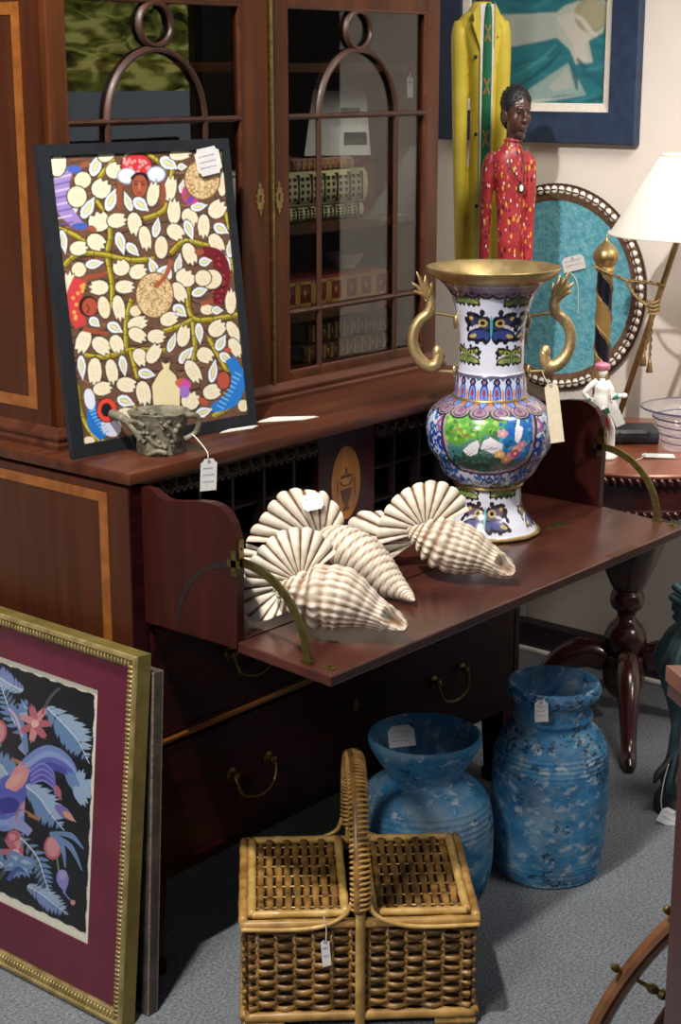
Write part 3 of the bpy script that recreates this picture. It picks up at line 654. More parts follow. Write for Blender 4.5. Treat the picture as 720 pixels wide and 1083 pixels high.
obj('painting', artgrid('painting', cv, ix0-.001, iy0-.001, ix1+.001, iy1+.001, -.0045), M['art'], pic)

# --- price tags and cards
def tag(label, pos, nrm, w, h, roll=0, string=None, shape='tag', mat='paper', lines=3, group=None, name='price_tag'):
    """a card (its centre at pos, facing nrm, roll about nrm) with its string and pen strokes"""
    pos = V(pos); z = V(nrm).normalized(); x = V((0, 0, 1)).cross(z)
    x = x.normalized() if x.length > 1e-3 else V((RGT.x, RGT.y, 0)).normalized()
    y = z.cross(x); R3 = Matrix.Rotation(math.radians(roll), 3, z); x = R3 @ x; y = R3 @ y
    mt = Matrix(((x.x, y.x, z.x, pos.x), (x.y, y.y, z.y, pos.y), (x.z, y.z, z.z, pos.z), (0, 0, 0, 1)))
    t = thing(name, label, 'tag' if name == 'price_tag' else 'card', mat=mt, group=group)
    a, b_ = w/2, h/2; c = min(w, h)*.24
    if shape == 'tag': P = [(-a, -b_), (a, -b_), (a, b_-c), (a-c*.6, b_-c*.6), (a-c, b_), (-a+c, b_), (-a+c*.6, b_-c*.6), (-a, b_-c)]
    elif shape == 'clip': P = [(-a, -b_), (a, -b_), (a, b_-c), (a-c, b_), (-a+c, b_), (-a, b_-c)]
    elif shape == 'label': P = [(-a+c*.7, -b_), (a-c*.7, -b_), (a-c*.5, -b_+c*.5), (a, -b_+c*.7), (a, b_-c*.7), (a-c*.5, b_-c*.5), (a-c*.7, b_), (-a+c*.7, b_), (-a+c*.5, b_-c*.5), (-a, b_-c*.7), (-a, -b_+c*.7), (-a+c*.5, -b_+c*.5)]
    else: P = [(-a, -b_), (a, -b_), (a, b_), (-a, b_)]
    obj('card', prism(B(), [(p, q, 0) for p, q in P], (0, 0, .0006)), M[mat], t)
    if lines:
        bm = B(); rn = random.Random(int(w*1e5)+int(h*1e4)+int(pos.x*1000))
        lh = h*.62/max(lines, 1)
        for k in range(lines):
            yc = h*.2-k*lh; n_ = 12; pts = []
            xa, xb = -a*.72, a*rn.uniform(.4, .76)
            for i in range(n_): pts.append((xa+(xb-xa)*i/(n_-1), yc+lh*.22*(1 if i % 2 else -1)*rn.uniform(.3, 1), .0008))
            tube(bm, pts, max(w*.008, .00035), 4)
        obj('handwriting', bm, M['ink'], t)
    if shape in ('tag', 'clip') and string:
        bm = B(); tube(bm, [(.0025*math.cos(q), b_-c*.7+.0025*math.sin(q), .0008) for q in np.linspace(0, 2*PI, 10, endpoint=False)], .0007, 5, closed=True); obj('eyelet', bm, M['ink'], t)
    if string:
        bm = B(); pts = crom([tuple(V(p)) for p in string], 8); tube(bm, pts, .0011, 6); obj('string', bm, M['string'], t, world=True, smooth=True)
    return t
tocam = lambda p: (CAM-V(p)).normalized()
fz = V(pm.col[2][:3])
p = pm @ loc(219.5, 170.5)+fz*.002
tag('white label stuck over the top corner of the corn harvest painting', p, fz, .062, .052, 8, shape='label', lines=3)

# --- small carved cup
M['horn'] = mk('carved_stone', (78, 74, 60), (124, 118, 100), rough=.65, scale=60, bump=.9, bscale=90)
cp = thing('carved_cup', 'small grey carved cup with twig relief and branch handle, in front of the painting', 'cup', on(170, 477, 2, 1.0155), FACE)
KC = 1.22
def scaled(bm): bm.transform(Matrix.Diagonal((KC*1.0, KC*.9, KC, 1))); return bm
def cupf(a, z, j): return 1+.05*mnoise.noise(V((math.cos(a)*2.5, math.sin(a)*2.5, z*40)))+.03*math.sin(3*a+z*60)
prof = [(0, 0), (.034, 0), (.037, .002), (.0375, .012), (.036, .024), (.040, .04), (.045, .056), (.0475, .062), (.046, .0635), (.041, .058), (.034, .035), (.03, .012), (0, .009)]
P_ = [tuple(q) for q in crom(prof, 3)]
obj('body', scaled(lathe(B(), P_, 64, rfun=cupf)), M['horn'], cp, smooth=True)
bm = B()
def twig(pts, r0, r1):
    P = crom(pts, 6); tube(bm, P, [r0+(r1-r0)*i/(len(P)-1) for i in range(len(P))], 7)
twig([(-.02, -.036, .020), (-.034, -.028, .034), (-.046, -.018, .048), (-.062, -.008, .056), (-.074, 0, .058)], .005, .0075)
twig([(-.036, -.026, .036), (-.016, -.036, .03), (-.004, -.040, .018), (.006, -.040, .014)], .0042, .003); twig([(-.046, -.018, .05), (-.03, -.034, .052), (-.02, -.040, .046)], .0045, .003)
twig([(.01, -.044, .05), (.024, -.038, .036), (.026, -.034, .020)], .0035, .003); twig([(-.014, -.04, .002), (0, -.042, .008), (.012, -.040, .004)], .004, .004)
for k in range(16): ball(bm, (rnd.uniform(-.03, .032), -.036-.005*rnd.random(), rnd.uniform(.012, .058)), rnd.uniform(.0025, .005), 8)
obj('twig_relief', scaled(bm), M['horn'], cp, smooth=True)
bm = B()
for k in range(7):
    t = k*.9; ball(bm, (-.014+.008*math.cos(t), -.034+.005*math.sin(t), .0645+.002*(k % 2)), (.006, .004, .004), 8)
obj('blossom', scaled(bm), M['horn'], cp, smooth=True)
bm = B(); twig([(.038, -.02, .06), (.056, -.016, .058), (.060, -.012, .044), (.054, -.012, .03), (.038, -.018, .022)], .0052, .0045); obj('handle', scaled(bm), M['horn'], cp, smooth=True)
tp = on(220.5, 502, 1, -.031)
st0 = on(203, 459, 1, .022); e1 = on(219, 478, 1, -.030)
tag('white paper tag hanging on its string over the desk edge from the carved cup', tp, (-.3, -1, .0), .034, .060, -3, [st0, on(210, 466, 1, 0), e1, tp+V((0, 0, .027))], lines=3)
# --- two cards on the desk top
def desk_card(label, quad, z):
    P = [on(x, y, 2, z) for x, y in quad]; c = sum(P, V())/4
    t = thing('card', label, 'card', c)
    obj('card_front', prism(B(), [p for p in P], (0, 0, .0012)), M['paper_y'], t, world=True)
    a, b_, c_, d_ = P; up = V((0, 0, .0024)); ins = lambda u, v: a.lerp(b_, u).lerp(d_.lerp(c_, u), v)
    obj('card_back', prism(B(), [ins(.04, .1), ins(.9, .06), ins(.96, .92), ins(.08, .95)], (0, 0, .0028)), M['paper'], t, world=True)
desk_card('cream folded card lying flat on the desk top past the black frame', [(271, 447), (322, 444), (337, 441), (286, 442)], 1.0158)
desk_card('thin white card lying along the foot of the black framed painting', [(232, 458.5), (268, 453), (273, 450.5), (240, 455.5)], 1.0158)

p = on(433.5, 92, 1, .30)
tag('narrow white tag hanging on a string inside the glazed bookcase near its end', p, (-.25, -1, 0), .017, .048, 2, [V((p.x, .30, 1.6995)), V((p.x, .30, 1.69)), p+V((0, 0, .021))], lines=1)
# ================================================================ shell sculptures on the fall front
M['shell'] = painted('cast_shell', rough=.55, spec=.4, bump=.25, bscale=160)
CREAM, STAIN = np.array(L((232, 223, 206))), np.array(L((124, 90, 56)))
def tracer(root):
    """pixel -> local point on the plane facing the photographer at local depth dep behind root"""
    vd = V((-RGT.y, RGT.x, 0))
    def g(px, py, dep=0):
        p = onplane(px, py, root+vd*dep, vd)-root
        return V((p.dot(RGT), p.dot(vd), p.z))
    return g
def fan(name, parent, rim, hinge, ribs, bulge, thick=.010, ph=.0):
    n, mrows = ribs*12, 26
    R_ = crom([tuple(p) for p in rim], 40); R_ = np.array(R_)
    seg = np.r_[0, np.cumsum(np.linalg.norm(np.diff(R_, axis=0), axis=1))]; s = np.linspace(0, seg[-1], n+1)
    R_ = np.stack([np.interp(s, seg, R_[:, k]) for k in range(3)], 1); Hh = np.array(hinge)
    rad = np.linalg.norm(R_-Hh, axis=1).mean()
    t = np.linspace(.03, 1, mrows)[:, None, None]; sv = np.linspace(0, 1, n+1)
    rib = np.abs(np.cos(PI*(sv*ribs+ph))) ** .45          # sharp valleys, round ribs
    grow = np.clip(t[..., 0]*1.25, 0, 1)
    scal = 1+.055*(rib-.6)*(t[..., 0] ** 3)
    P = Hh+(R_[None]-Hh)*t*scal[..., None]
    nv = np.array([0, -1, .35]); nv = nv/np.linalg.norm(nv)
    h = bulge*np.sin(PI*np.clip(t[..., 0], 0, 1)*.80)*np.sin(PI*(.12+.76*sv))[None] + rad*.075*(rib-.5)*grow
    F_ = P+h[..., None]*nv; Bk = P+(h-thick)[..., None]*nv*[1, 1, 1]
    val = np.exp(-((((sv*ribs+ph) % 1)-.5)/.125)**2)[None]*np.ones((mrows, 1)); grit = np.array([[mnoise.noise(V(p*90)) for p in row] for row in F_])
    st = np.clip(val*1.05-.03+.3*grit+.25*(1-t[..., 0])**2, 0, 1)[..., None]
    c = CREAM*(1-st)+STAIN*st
    Pall = np.concatenate([F_, Bk[::-1]], 0); call = np.concatenate([c, c[::-1]], 0)
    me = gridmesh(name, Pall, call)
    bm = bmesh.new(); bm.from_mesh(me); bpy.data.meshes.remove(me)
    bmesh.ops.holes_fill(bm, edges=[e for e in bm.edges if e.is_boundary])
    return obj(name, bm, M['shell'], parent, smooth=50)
def whelk(name, parent, axis, mode='triton'):
    """axis: (x, y, z, radius) from apex to mouth"""
    A = np.array(crom([tuple(a) for a in axis], 12)); n = len(A); nphi = 84
    ctr, rr = A[:, :3], np.maximum(A[:, 3], .0006)
    T_ = np.gradient(ctr, axis=0); T_ /= np.linalg.norm(T_, axis=1)[:, None]
    up = np.array([0, 0, 1.0]); U = up-T_*(T_@up)[:, None]; U /= np.linalg.norm(U, axis=1)[:, None]; W_ = np.cross(T_, U)
    phi = np.linspace(0, 2*PI, nphi, endpoint=False); t = np.linspace(0, 1, n)[:, None]
    if mode == 'triton':
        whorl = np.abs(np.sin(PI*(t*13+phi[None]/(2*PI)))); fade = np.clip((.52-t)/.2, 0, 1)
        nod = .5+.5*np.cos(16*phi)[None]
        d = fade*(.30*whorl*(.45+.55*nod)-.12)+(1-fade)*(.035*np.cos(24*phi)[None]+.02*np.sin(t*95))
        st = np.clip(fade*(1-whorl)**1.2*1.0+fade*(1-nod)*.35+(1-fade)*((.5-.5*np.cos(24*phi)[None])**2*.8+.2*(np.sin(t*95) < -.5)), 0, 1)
    else:
        w = (t*19+.8*np.sin(phi)[None]*.5+phi[None]/(2*PI)) % 1.0
        rid = np.abs(np.sin(PI*w)) ; d = .05*rid-.02+.012*np.sin(w*18); st = np.clip((1-rid)**2*1.0+.25*(np.sin(w*18) < -.3), 0, 1)
    if mode == 'triton':      # the mouth: a long hollow with a raised lip towards the canal
        dphi = (phi[None]-.95+PI) % (2*PI)-PI; e = ((t-.885)/.085)**2+(dphi/.62)**2
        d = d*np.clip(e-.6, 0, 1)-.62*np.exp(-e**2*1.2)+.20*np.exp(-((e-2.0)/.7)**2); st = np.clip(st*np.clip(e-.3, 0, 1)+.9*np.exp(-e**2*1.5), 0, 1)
    R_ = rr[:, None]*(1+d)
    P = ctr[:, None]+R_[..., None]*(np.cos(phi)[None, :, None]*U[:, None]+np.sin(phi)[None, :, None]*W_[:, None])
    if mode == 'triton':      # open mouth: the last rings turn back inside
        k = 9; inner = []; ist = []
        for q in range(1, k):
            base = P[n-1-q*6]; cc = ctr[n-1-q*6]; inner.append(cc+(base-cc)*(.78-.03*q)); ist.append(np.ones(nphi)*.55)
        P = np.concatenate([P, np.array(inner)], 0); st = np.concatenate([st*np.ones((n, nphi)), np.array(ist)], 0)
    grit = np.array([[mnoise.noise(V(p*80)) for p in row] for row in P])
    st = np.clip(st*np.ones(P.shape[:2])+.08+.25*grit, 0, 1)[..., None]
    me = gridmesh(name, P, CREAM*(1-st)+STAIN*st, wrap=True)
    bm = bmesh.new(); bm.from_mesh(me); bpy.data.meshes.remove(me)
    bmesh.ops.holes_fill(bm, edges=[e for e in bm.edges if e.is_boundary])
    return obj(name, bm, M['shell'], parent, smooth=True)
TZ = .7456
def group(label, rootpx, rims, cone, mode, dz=0, fd=.02, cdep=0):
    root = on(*rootpx, 2, TZ); t = thing('shell_sculpture', label, 'shell', root, FACE); g = tracer(root); s = (root-CAM).dot(FWD)/FPX
    for k, (rim, hinge, ribs, bulge, dr, dh) in enumerate(rims):
        m_ = len(rim); R_ = [g(x, y, dr[0]+(dr[1]-dr[0])*i/(m_-1)) for i, (x, y) in enumerate(rim)]
        fan('fan_shell', t, R_, g(*hinge, dh), ribs, bulge)
    m_ = len(cone); ax = []
    for i, (x, y, r_) in enumerate(cone):
        dep = cdep[0]+(cdep[1]-cdep[0])*i/(m_-1); p = g(x, y, dep); ax.append((p.x, p.y, p.z, r_*s))
    whelk('whelk_shell' if mode == 'triton' else 'cone_shell', t, ax, mode)
    return t
group('cast white shell group with open fan and knobbly whelk beside the brass stay', (345, 664),
      [([(256, 630), (257, 616), (263, 598), (272, 584), (282, 574), (293, 565), (307, 560), (320, 559), (333, 561), (342, 568), (351, 577), (355, 586)], (318, 616), 11, .02, (.03, .03), .02),
       ([(254, 612), (253, 628), (257, 645), (267, 657), (283, 655), (298, 649)], (304, 618), 5, .012, (.045, .0), .03)],
      [(290, 622, 2), (296, 624, 8), (305, 626, 14), (314, 628, 21), (328, 631, 29), (345, 631, 33), (362, 634, 33), (380, 641, 25), (395, 648, 18), (410, 655, 14), (422, 661, 9.5), (429, 666, 5)], 'triton', cdep=(0, -.048))
group('cast white shell group with pointed cone shell and label on its fan', (385, 618),
      [([(262, 573), (266, 562), (277, 548), (287, 533), (298, 522), (313, 518), (329, 520), (342, 521), (351, 530), (359, 538), (363, 550), (365, 562)], (340, 576), 10, .02, (.03, .03), .03),
       ([(262, 575), (256, 588), (252, 600), (253, 612)], (322, 596), 4, .012, (.04, .03), .045)],
      [(343, 566, 10), (352, 572, 18), (368, 580, 23), (385, 592, 24), (400, 605, 20.5), (415, 618, 14.5), (428, 627, 8), (434, 632, 4.5), (438, 635, 1.2)], 'cone', cdep=(.015, -.128))
group('cast white shell group with tall fan and whelk, closest to the tall vase', (485, 606),
      [([(397, 577), (400, 560), (406, 542), (418, 526), (435, 515), (452, 510), (468, 511), (480, 517), (489, 526), (495, 541)], (450, 562), 11, .02, (.03, .03), .02),
       ([(410, 594), (386, 577), (371, 560), (371, 550), (381, 542), (392, 541), (404, 541)], (438, 574), 5, .012, (.04, .05), .04)],
      [(430, 561, 2), (436, 563, 7), (443, 566, 12), (452, 569, 19), (466, 574, 26), (482, 579, 27), (498, 584, 24), (512, 590, 17.5), (525, 597, 14), (536, 603, 10), (543, 608, 5)], 'triton', cdep=(-.005, -.052))
p = on(330.5, 531, 1, -.175)
rc = on(385, 618, 2, TZ); g_ = tracer(rc); pl = g_(330.5, 531, -.004)
pw = Matrix.Translation(rc) @ Matrix.Rotation(FACE, 4, 'Z') @ pl
tag('small white label stuck on the fan of the shell group with the pointed cone', pw, (-.62, -.52, .58), .040, .033, 12, shape='label', lines=2)

# ================================================================ cloisonne vase
vc = V((.8759, -.1469, TZ)); VPH = math.atan2(CAM.y-vc.y, CAM.x-vc.x)
vprof = [(.112, .0), (.1125, .004), (.107, .008), (.098, .022), (.090, .033), (.080, .046), (.073, .060), (.0715, .08), (.0705, .097), (.074, .102), (.0745, .106), (.088, .117), (.099, .129), (.1125, .154), (.1285, .178), (.1345, .203), (.1365, .224), (.1325, .246), (.122, .264), (.106, .276), (.093, .283), (.082, .287), (.0775, .295), (.0755, .315), (.073, .338), (.0695, .345), (.0690, .375), (.0690, .405), (.072, .440), (.080, .475), (.0895, .502), (.108, .524), (.122, .535)]
vase = thing('cloisonne_vase', 'tall cloisonne vase in white and blue enamel with gilt rim and fish handles', 'vase', vc, VPH)
vprof = [(r_*.992, z*1.018) for r_, z in vprof]; dense = crom(vprof, 10); zr = np.array([[p[0], p[1]] for p in dense]); zr[:, 1] = np.maximum.accumulate(zr[:, 1]+np.arange(len(zr))*1e-7)
NT = 640; arcl = np.r_[0, np.cumsum(np.hypot(*np.diff(zr, axis=0).T))]; NZ = 330
al = np.linspace(0, arcl[-1], NZ); rz, zz = np.interp(al, arcl, zr[:, 0]), np.interp(al, arcl, zr[:, 1])
def vase_hit(px, py):
    r = ray(px, py); o = CAM-vc; best = None
    t0 = -(o.x*r.x+o.y*r.y)/(r.x**2+r.y**2)
    for t in np.arange(t0-.20, t0+.0001, .0008):
        p = o+r*t
        if 0 <= p.z <= .5446:
            if math.hypot(p.x, p.y) <= np.interp(p.z, zr[:, 1], zr[:, 0]): best = p; break
    if best is None:
        p = o+r*t0; best = p
    th = (math.atan2(best.y, best.x)-VPH+PI) % (2*PI)-PI
    return th, min(max(best.z, 0), .5446)/1.018
shift = [0.0]
def TV(th, z):
    z = z*1.018; return ((th+shift[0]+PI)/(2*PI)*NT, np.interp(np.interp(z, zr[:, 1], arcl), al, np.arange(NZ)))
cv = Canvas(NT, NZ, (210, 212, 228), TV)
def row(z0, z1, c):
    a, b_ = int(TV(0, z0)[1]), int(math.ceil(TV(0, z1)[1])); cv.a[max(a, 0):b_+1] = L(c)
rnd = random.Random(11)
row(.106, .276, (206, 214, 234))
# belly: blue scrollwork
for k in range(520):
    th, z = rnd.uniform(-PI, PI), rnd.uniform(.112, .275); s = rnd.choice((-1, 1)); w = rnd.uniform(.008, .015); sc = .13
    cv.stroke([(th+s*.0, z), (th+s*.6*sc, z+w), (th+s*1.1*sc, z+.2*w), (th+s*.7*sc, z-.5*w), (th+s*.4*sc, z)], .0065, rnd.choice([(40, 74, 150), (50, 96, 170), (30, 58, 130)]), sub=5)
for k in range(46):
    th, z = rnd.uniform(-PI, PI), rnd.uniform(.118, .265)
    cv.stroke([(th-.05, z), (th+.05, z)], [.002, .012, .002], rnd.choice([(50, 120, 170), (36, 70, 160), (70, 140, 180)]), sub=4)
def both(f):
    for s in (0, PI/2, PI, -PI/2): shift[0] = s; f()
    shift[0] = 0
def H(X, Y, oy=270): return vase_hit(425+X/4, oy+Y/4)
def PV(pts, c, oy=270, alpha=1): cv.poly([H(x, y, oy) for x, y in pts], c, alpha)
def ev(th, z, a, b_, c, ang=0, alpha=1):
    """ellipse a metres wide, b tall on the wall of the vase"""
    R = np.interp(z, zr[:, 1], zr[:, 0]); ca, sa = math.cos(ang), math.sin(ang)
    cv.poly([(th+(a*math.cos(t)*ca-b_*math.sin(t)*sa)/R, z+(a*math.cos(t)*sa+b_*math.sin(t)*ca)) for t in np.linspace(0, 2*PI, 20, endpoint=False)], c, alpha)
for s in (-1, 1):        # flowers beside the cartouche, every quarter turn
    for q in (0, PI/2, PI, -PI/2):
        for th, z, cc in ((s*.86, .245, (150, 96, 140)), (s*.84, .205, (30, 60, 160)), (s*.84, .155, (40, 100, 160))):
            for k in range(6): ev(q+th+.07*math.cos(k*1.05), z+.009*math.sin(k*1.05), .0075, .0075, cc)
            ev(q+th, z, .006, .006, (196, 170, 196))
cart = [(180, 170), (205, 135), (260, 128), (330, 122), (372, 130), (420, 122), (490, 126), (530, 135), (556, 170), (560, 240), (552, 300), (530, 350), (480, 385), (400, 402), (330, 402), (250, 385), (205, 340), (182, 280), (174, 220)]
cx_, cy_ = 368, 262; outer = [H(cx_+(x-cx_)*1.05, cy_+(y-cy_)*1.05, 400) for x, y in cart]; inner = [H(x, y, 400) for x, y in cart]; in2 = [H(cx_+(x-cx_)*.93, cy_+(y-cy_)*.93, 400) for x, y in cart]
green = [[(190, 180), (215, 145), (270, 140), (330, 160), (372, 178), (420, 165), (455, 180), (450, 205), (400, 225), (370, 225), (330, 250), (280, 265), (240, 290), (195, 270), (178, 225)]]
greenH = [[H(x, y, 400) for x, y in g] for g in green]
blueP = [H(x, y, 400) for x, y in [(440, 150), (520, 145), (548, 180), (552, 250), (535, 320), (490, 350), (400, 345), (400, 270), (440, 230)]]
tealP = [H(x, y, 400) for x, y in [(190, 285), (250, 290), (300, 345), (250, 375), (205, 335)]]
darkP = [H(x, y, 400) for x, y in [(230, 330), (330, 320), (430, 330), (480, 350), (440, 385), (350, 398), (260, 380)]]
blobs = [(H(190+rnd.random()*250, 150+rnd.random()*110, 400), rnd.choice([(120, 176, 72), (60, 120, 54), (150, 190, 90), (84, 150, 60)])) for k in range(90)]
blobs2 = [(H(400+rnd.random()*150, 150+rnd.random()*180, 400), rnd.choice([(44, 96, 190), (30, 120, 160), (80, 150, 190), (30, 90, 110)])) for k in range(80)]
blobs3 = [(H(200+rnd.random()*260, 300+rnd.random()*85, 400), rnd.choice([(40, 80, 60), (60, 110, 104), (80, 110, 96), (34, 66, 66)])) for k in range(70)]
branch = [H(x, y, 400) for x, y in [(205, 230), (240, 215), (260, 240), (290, 245)]]; br2 = [H(x, y, 400) for x, y in [(235, 180), (240, 215), (250, 270)]]
cranes = [[(258, 305), (290, 275), (322, 262), (328, 285), (318, 318), (290, 330), (272, 322)], [(332, 300), (345, 265), (375, 250), (400, 265), (428, 280), (420, 310), (380, 318), (355, 305)], [(478, 265), (478, 215), (488, 165), (498, 160), (496, 200), (512, 210), (505, 250), (490, 275)]]
craneH = [[H(x, y, 400) for x, y in c] for c in cranes]
feath = [[H(x, y, 400) for x, y in c] for c in ([(268, 322), (300, 300)], [(280, 328), (312, 305)], [(345, 300), (395, 300)], [(360, 290), (415, 300)], [(484, 262), (492, 215)])]
neckl = [[H(x, y, 400) for x, y in c] for c in ([(322, 262), (318, 235), (326, 222)], [(385, 255), (372, 232), (380, 220)])]
peon = [(H(x, y, 400), c) for x, y, c in [(462, 328, (206, 120, 140)), (486, 300, (222, 160, 120)), (508, 282, (196, 130, 150)), (440, 345, (210, 140, 90)), (425, 235, (206, 150, 160)), (412, 322, (220, 170, 100)), (478, 318, (170, 70, 100))]]
def cartouche():
    cv.poly(outer, (60, 40, 60)); cv.poly(inner, (168, 146, 162)); cv.poly(in2, (90, 130, 130))
    for g in greenH: cv.poly(g, (92, 158, 62))
    cv.poly(blueP, (46, 104, 176)); cv.poly(tealP, (60, 120, 120)); cv.poly(darkP, (48, 84, 72))
    for bl, sz in ((blobs, .0052), (blobs2, .0048), (blobs3, .005)):
        for (th, z), c in bl: ev(th, z, sz, sz*.8, c)
    cv.stroke(branch, .004, (150, 110, 70)); cv.stroke(br2, .0045, (150, 110, 70))
    for c in craneH: cv.poly(c, (228, 226, 230))
    for c in feath: cv.stroke(c, .0014, (120, 120, 140), sub=2)
    for c in neckl: cv.stroke(c, .003, (30, 32, 40))
    for (th, z), c in peon:
        for k in range(5): ev(th+.05*math.cos(k*1.26), z+.005*math.sin(k*1.26), .005, .0045, c)
        ev(th, z, .003, .003, (236, 200, 170))
for s in (0, PI):
    shift[0] = s; cartouche()
shift[0] = 0
# foliate collar at the shoulder
row(.276, .284, (150, 128, 146))
for k in range(16):
    th = -PI+2*PI*(k+.5)/16
    ev(th, .271, .024, .0115, (34, 30, 44)); ev(th, .2725, .0215, .0098, (150, 132, 140)); ev(th, .272, .016, .008, (60, 50, 70)); ev(th, .2725, .0135, .0065, (140, 122, 134)); ev(th, .274, .006, .004, (124, 78, 120))
row(.284, .289, (120, 100, 70))
# arched band under the neck
row(.289, .340, (196, 204, 226))
for k in range(18):
    th = -PI+2*PI*(k+.5)/18
    ev(th, .302, .0098, .024, (46, 64, 140)); ev(th, .300, .0076, .020, (110, 140, 210)); ev(th, .306, .0034, .008, (160, 56, 72)); ev(th, .328, .0075, .0075, (20, 24, 40)); ev(th, .328, .0038, .004, (130, 100, 150)); ev(th, .292, .004, .007, (60, 90, 190))
    t2 = -PI+2*PI*k/18; ev(t2, .298, .0026, .016, (206, 120, 70)); ev(t2, .334, .004, .0035, (40, 110, 110))
row(.337, .3395, (90, 80, 110))
# neck masks
def mask(th, z, w, main, dark, alt, yel=(206, 180, 60)):
    for s in (-1, 1):
        def e(a, b_, ra, rb, c, ang=0): ev(th+s*a*w/np.interp(z, zr[:, 1], zr[:, 0]), z+b_*w, ra*w, rb*w, c, s*ang)
        e(.42, .12, .52, .30, dark, .35); e(.62, .38, .30, .14, dark, .2); e(.5, -.30, .46, .24, dark, -.2); e(.18, -.1, .22, .5, dark)
        for k in range(1, 6): e(.14+.16*k, .46+.10*math.sin(k*2.2)-.03*k, .10, .12, dark)
        for k in range(5): e(.20+.17*k, -.52+.08*math.sin(k*2.6)+.03*k, .10, .10, dark)
        e(.86, .10, .10, .16, dark); e(.92, -.12, .08, .10, dark)
        e(.40, .12, .40, .20, main, .3); e(.5, -.28, .36, .16, alt, -.2); e(.30, .14, .17, .14, yel); e(.30, .14, .09, .08, (20, 20, 30)); e(.72, .30, .09, .07, yel); e(.70, -.34, .16, .07, yel, -.3); e(.56, .0, .16, .06, (196, 196, 210), -.3); e(.16, -.3, .10, .16, alt)
    if w > .05: ev(th, z, .045*w, .42*w, (70, 170, 172))
    else: ev(th, z, .06*w, .40*w, alt)
thn, zn = H(378, 305)
for q in range(4):
    mask(thn+q*PI/2, zn, .058, (52, 50, 88), (26, 24, 44), (52, 66, 128), (186, 164, 84))
    for xx, yy, ww in ((262, 170, .036), (500, 178, .036), (275, 418, .035), (462, 425, .035)):
        th, z = H(xx, yy); 
        if q % 2 == 0 or abs(th) < 1.2: mask(th+q*PI/2 if q % 2 == 0 else th+PI, z, ww, (84, 104, 56), (28, 32, 28), (112, 132, 76), (170, 160, 80))
row(.508, .512, (90, 70, 100)); row(.512, .522, (150, 128, 146))
for k in range(20):
    th = -PI+2*PI*(k+.5)/20; ev(th, .507, .014, .008, (34, 30, 50)); ev(th, .509, .011, .006, (140, 118, 140)); ev(th, .5105, .006, .003, (70, 60, 110))
row(.526, .536, (150, 128, 80))
# foot masks
row(.0, .006, (150, 128, 80)); row(.0985, .110, (150, 128, 96))
for x, y, w, dk_ in ((350, 590, .052, 0), (268, 470, .035, 1), (435, 470, .035, 1), (525, 565, .042, 0)):
    th, z = H(x, y, 400)
    for q in (0, PI): mask(th+q, z, w, (84, 104, 56) if dk_ else (96, 84, 104), (34, 36, 34) if dk_ else (56, 40, 50), (112, 132, 76) if dk_ else (72, 80, 130), (186, 164, 100))
ang = np.linspace(-PI, PI, NT, endpoint=False)
P = np.stack([rz[:, None]*np.cos(ang), rz[:, None]*np.sin(ang), np.repeat(zz[:, None], NT, 1)], -1)
M['enamel'] = painted('cloisonne_enamel', rough=.22, coat=.6, spec=.5)
obj('body', gridmesh('body', P, cv.a, wrap=True), M['enamel'], vase, smooth=True)
obj('rim', lathe(B(), [tuple(q) for q in crom([(0.1184, 0.5416), (0.1303, 0.5497), (0.1378, 0.5589), (0.1398, 0.5635), (0.1383, 0.5660), (0.1333, 0.5645), (0.1174, 0.5507), (0.0975, 0.5294), (0.0776, 0.4988), (0.0657, 0.4581), (0.0617, 0.4072), (0.0657, 0.3665), (0.0687, 0.3512)], 4)], 96), M['gold_s'], vase, smooth=True)
obj('foot_ring', lathe(B(), [(.0, .0), (.1115, 0), (.1135, .0015), (.1135, .004), (.112, .006), (.1, .004), (0, .003)], 96), M['gold_s'], vase, smooth=40)
obj('collar_ring', lathe(B(), [(0.0756, 0.2901), (0.0811, 0.2917), (0.0821, 0.2942), (0.0811, 0.2967), (0.0761, 0.2983)], 96), M['gold_s'], vase, smooth=40)
obj('waist_ring', lathe(B(), [(0.0697, 0.1018), (0.0751, 0.1033), (0.0761, 0.1059), (0.0751, 0.1084), (0.0726, 0.1099)], 96), M['gold_s'], vase, smooth=40)
gv = tracer(vc)
rotv = Matrix.Rotation(FACE-VPH, 4, 'Z')
def HL(X, Y, mirror): p = gv(425+X/4, 270+Y/4); return V((-p.x if mirror else p.x, p.y, p.z))
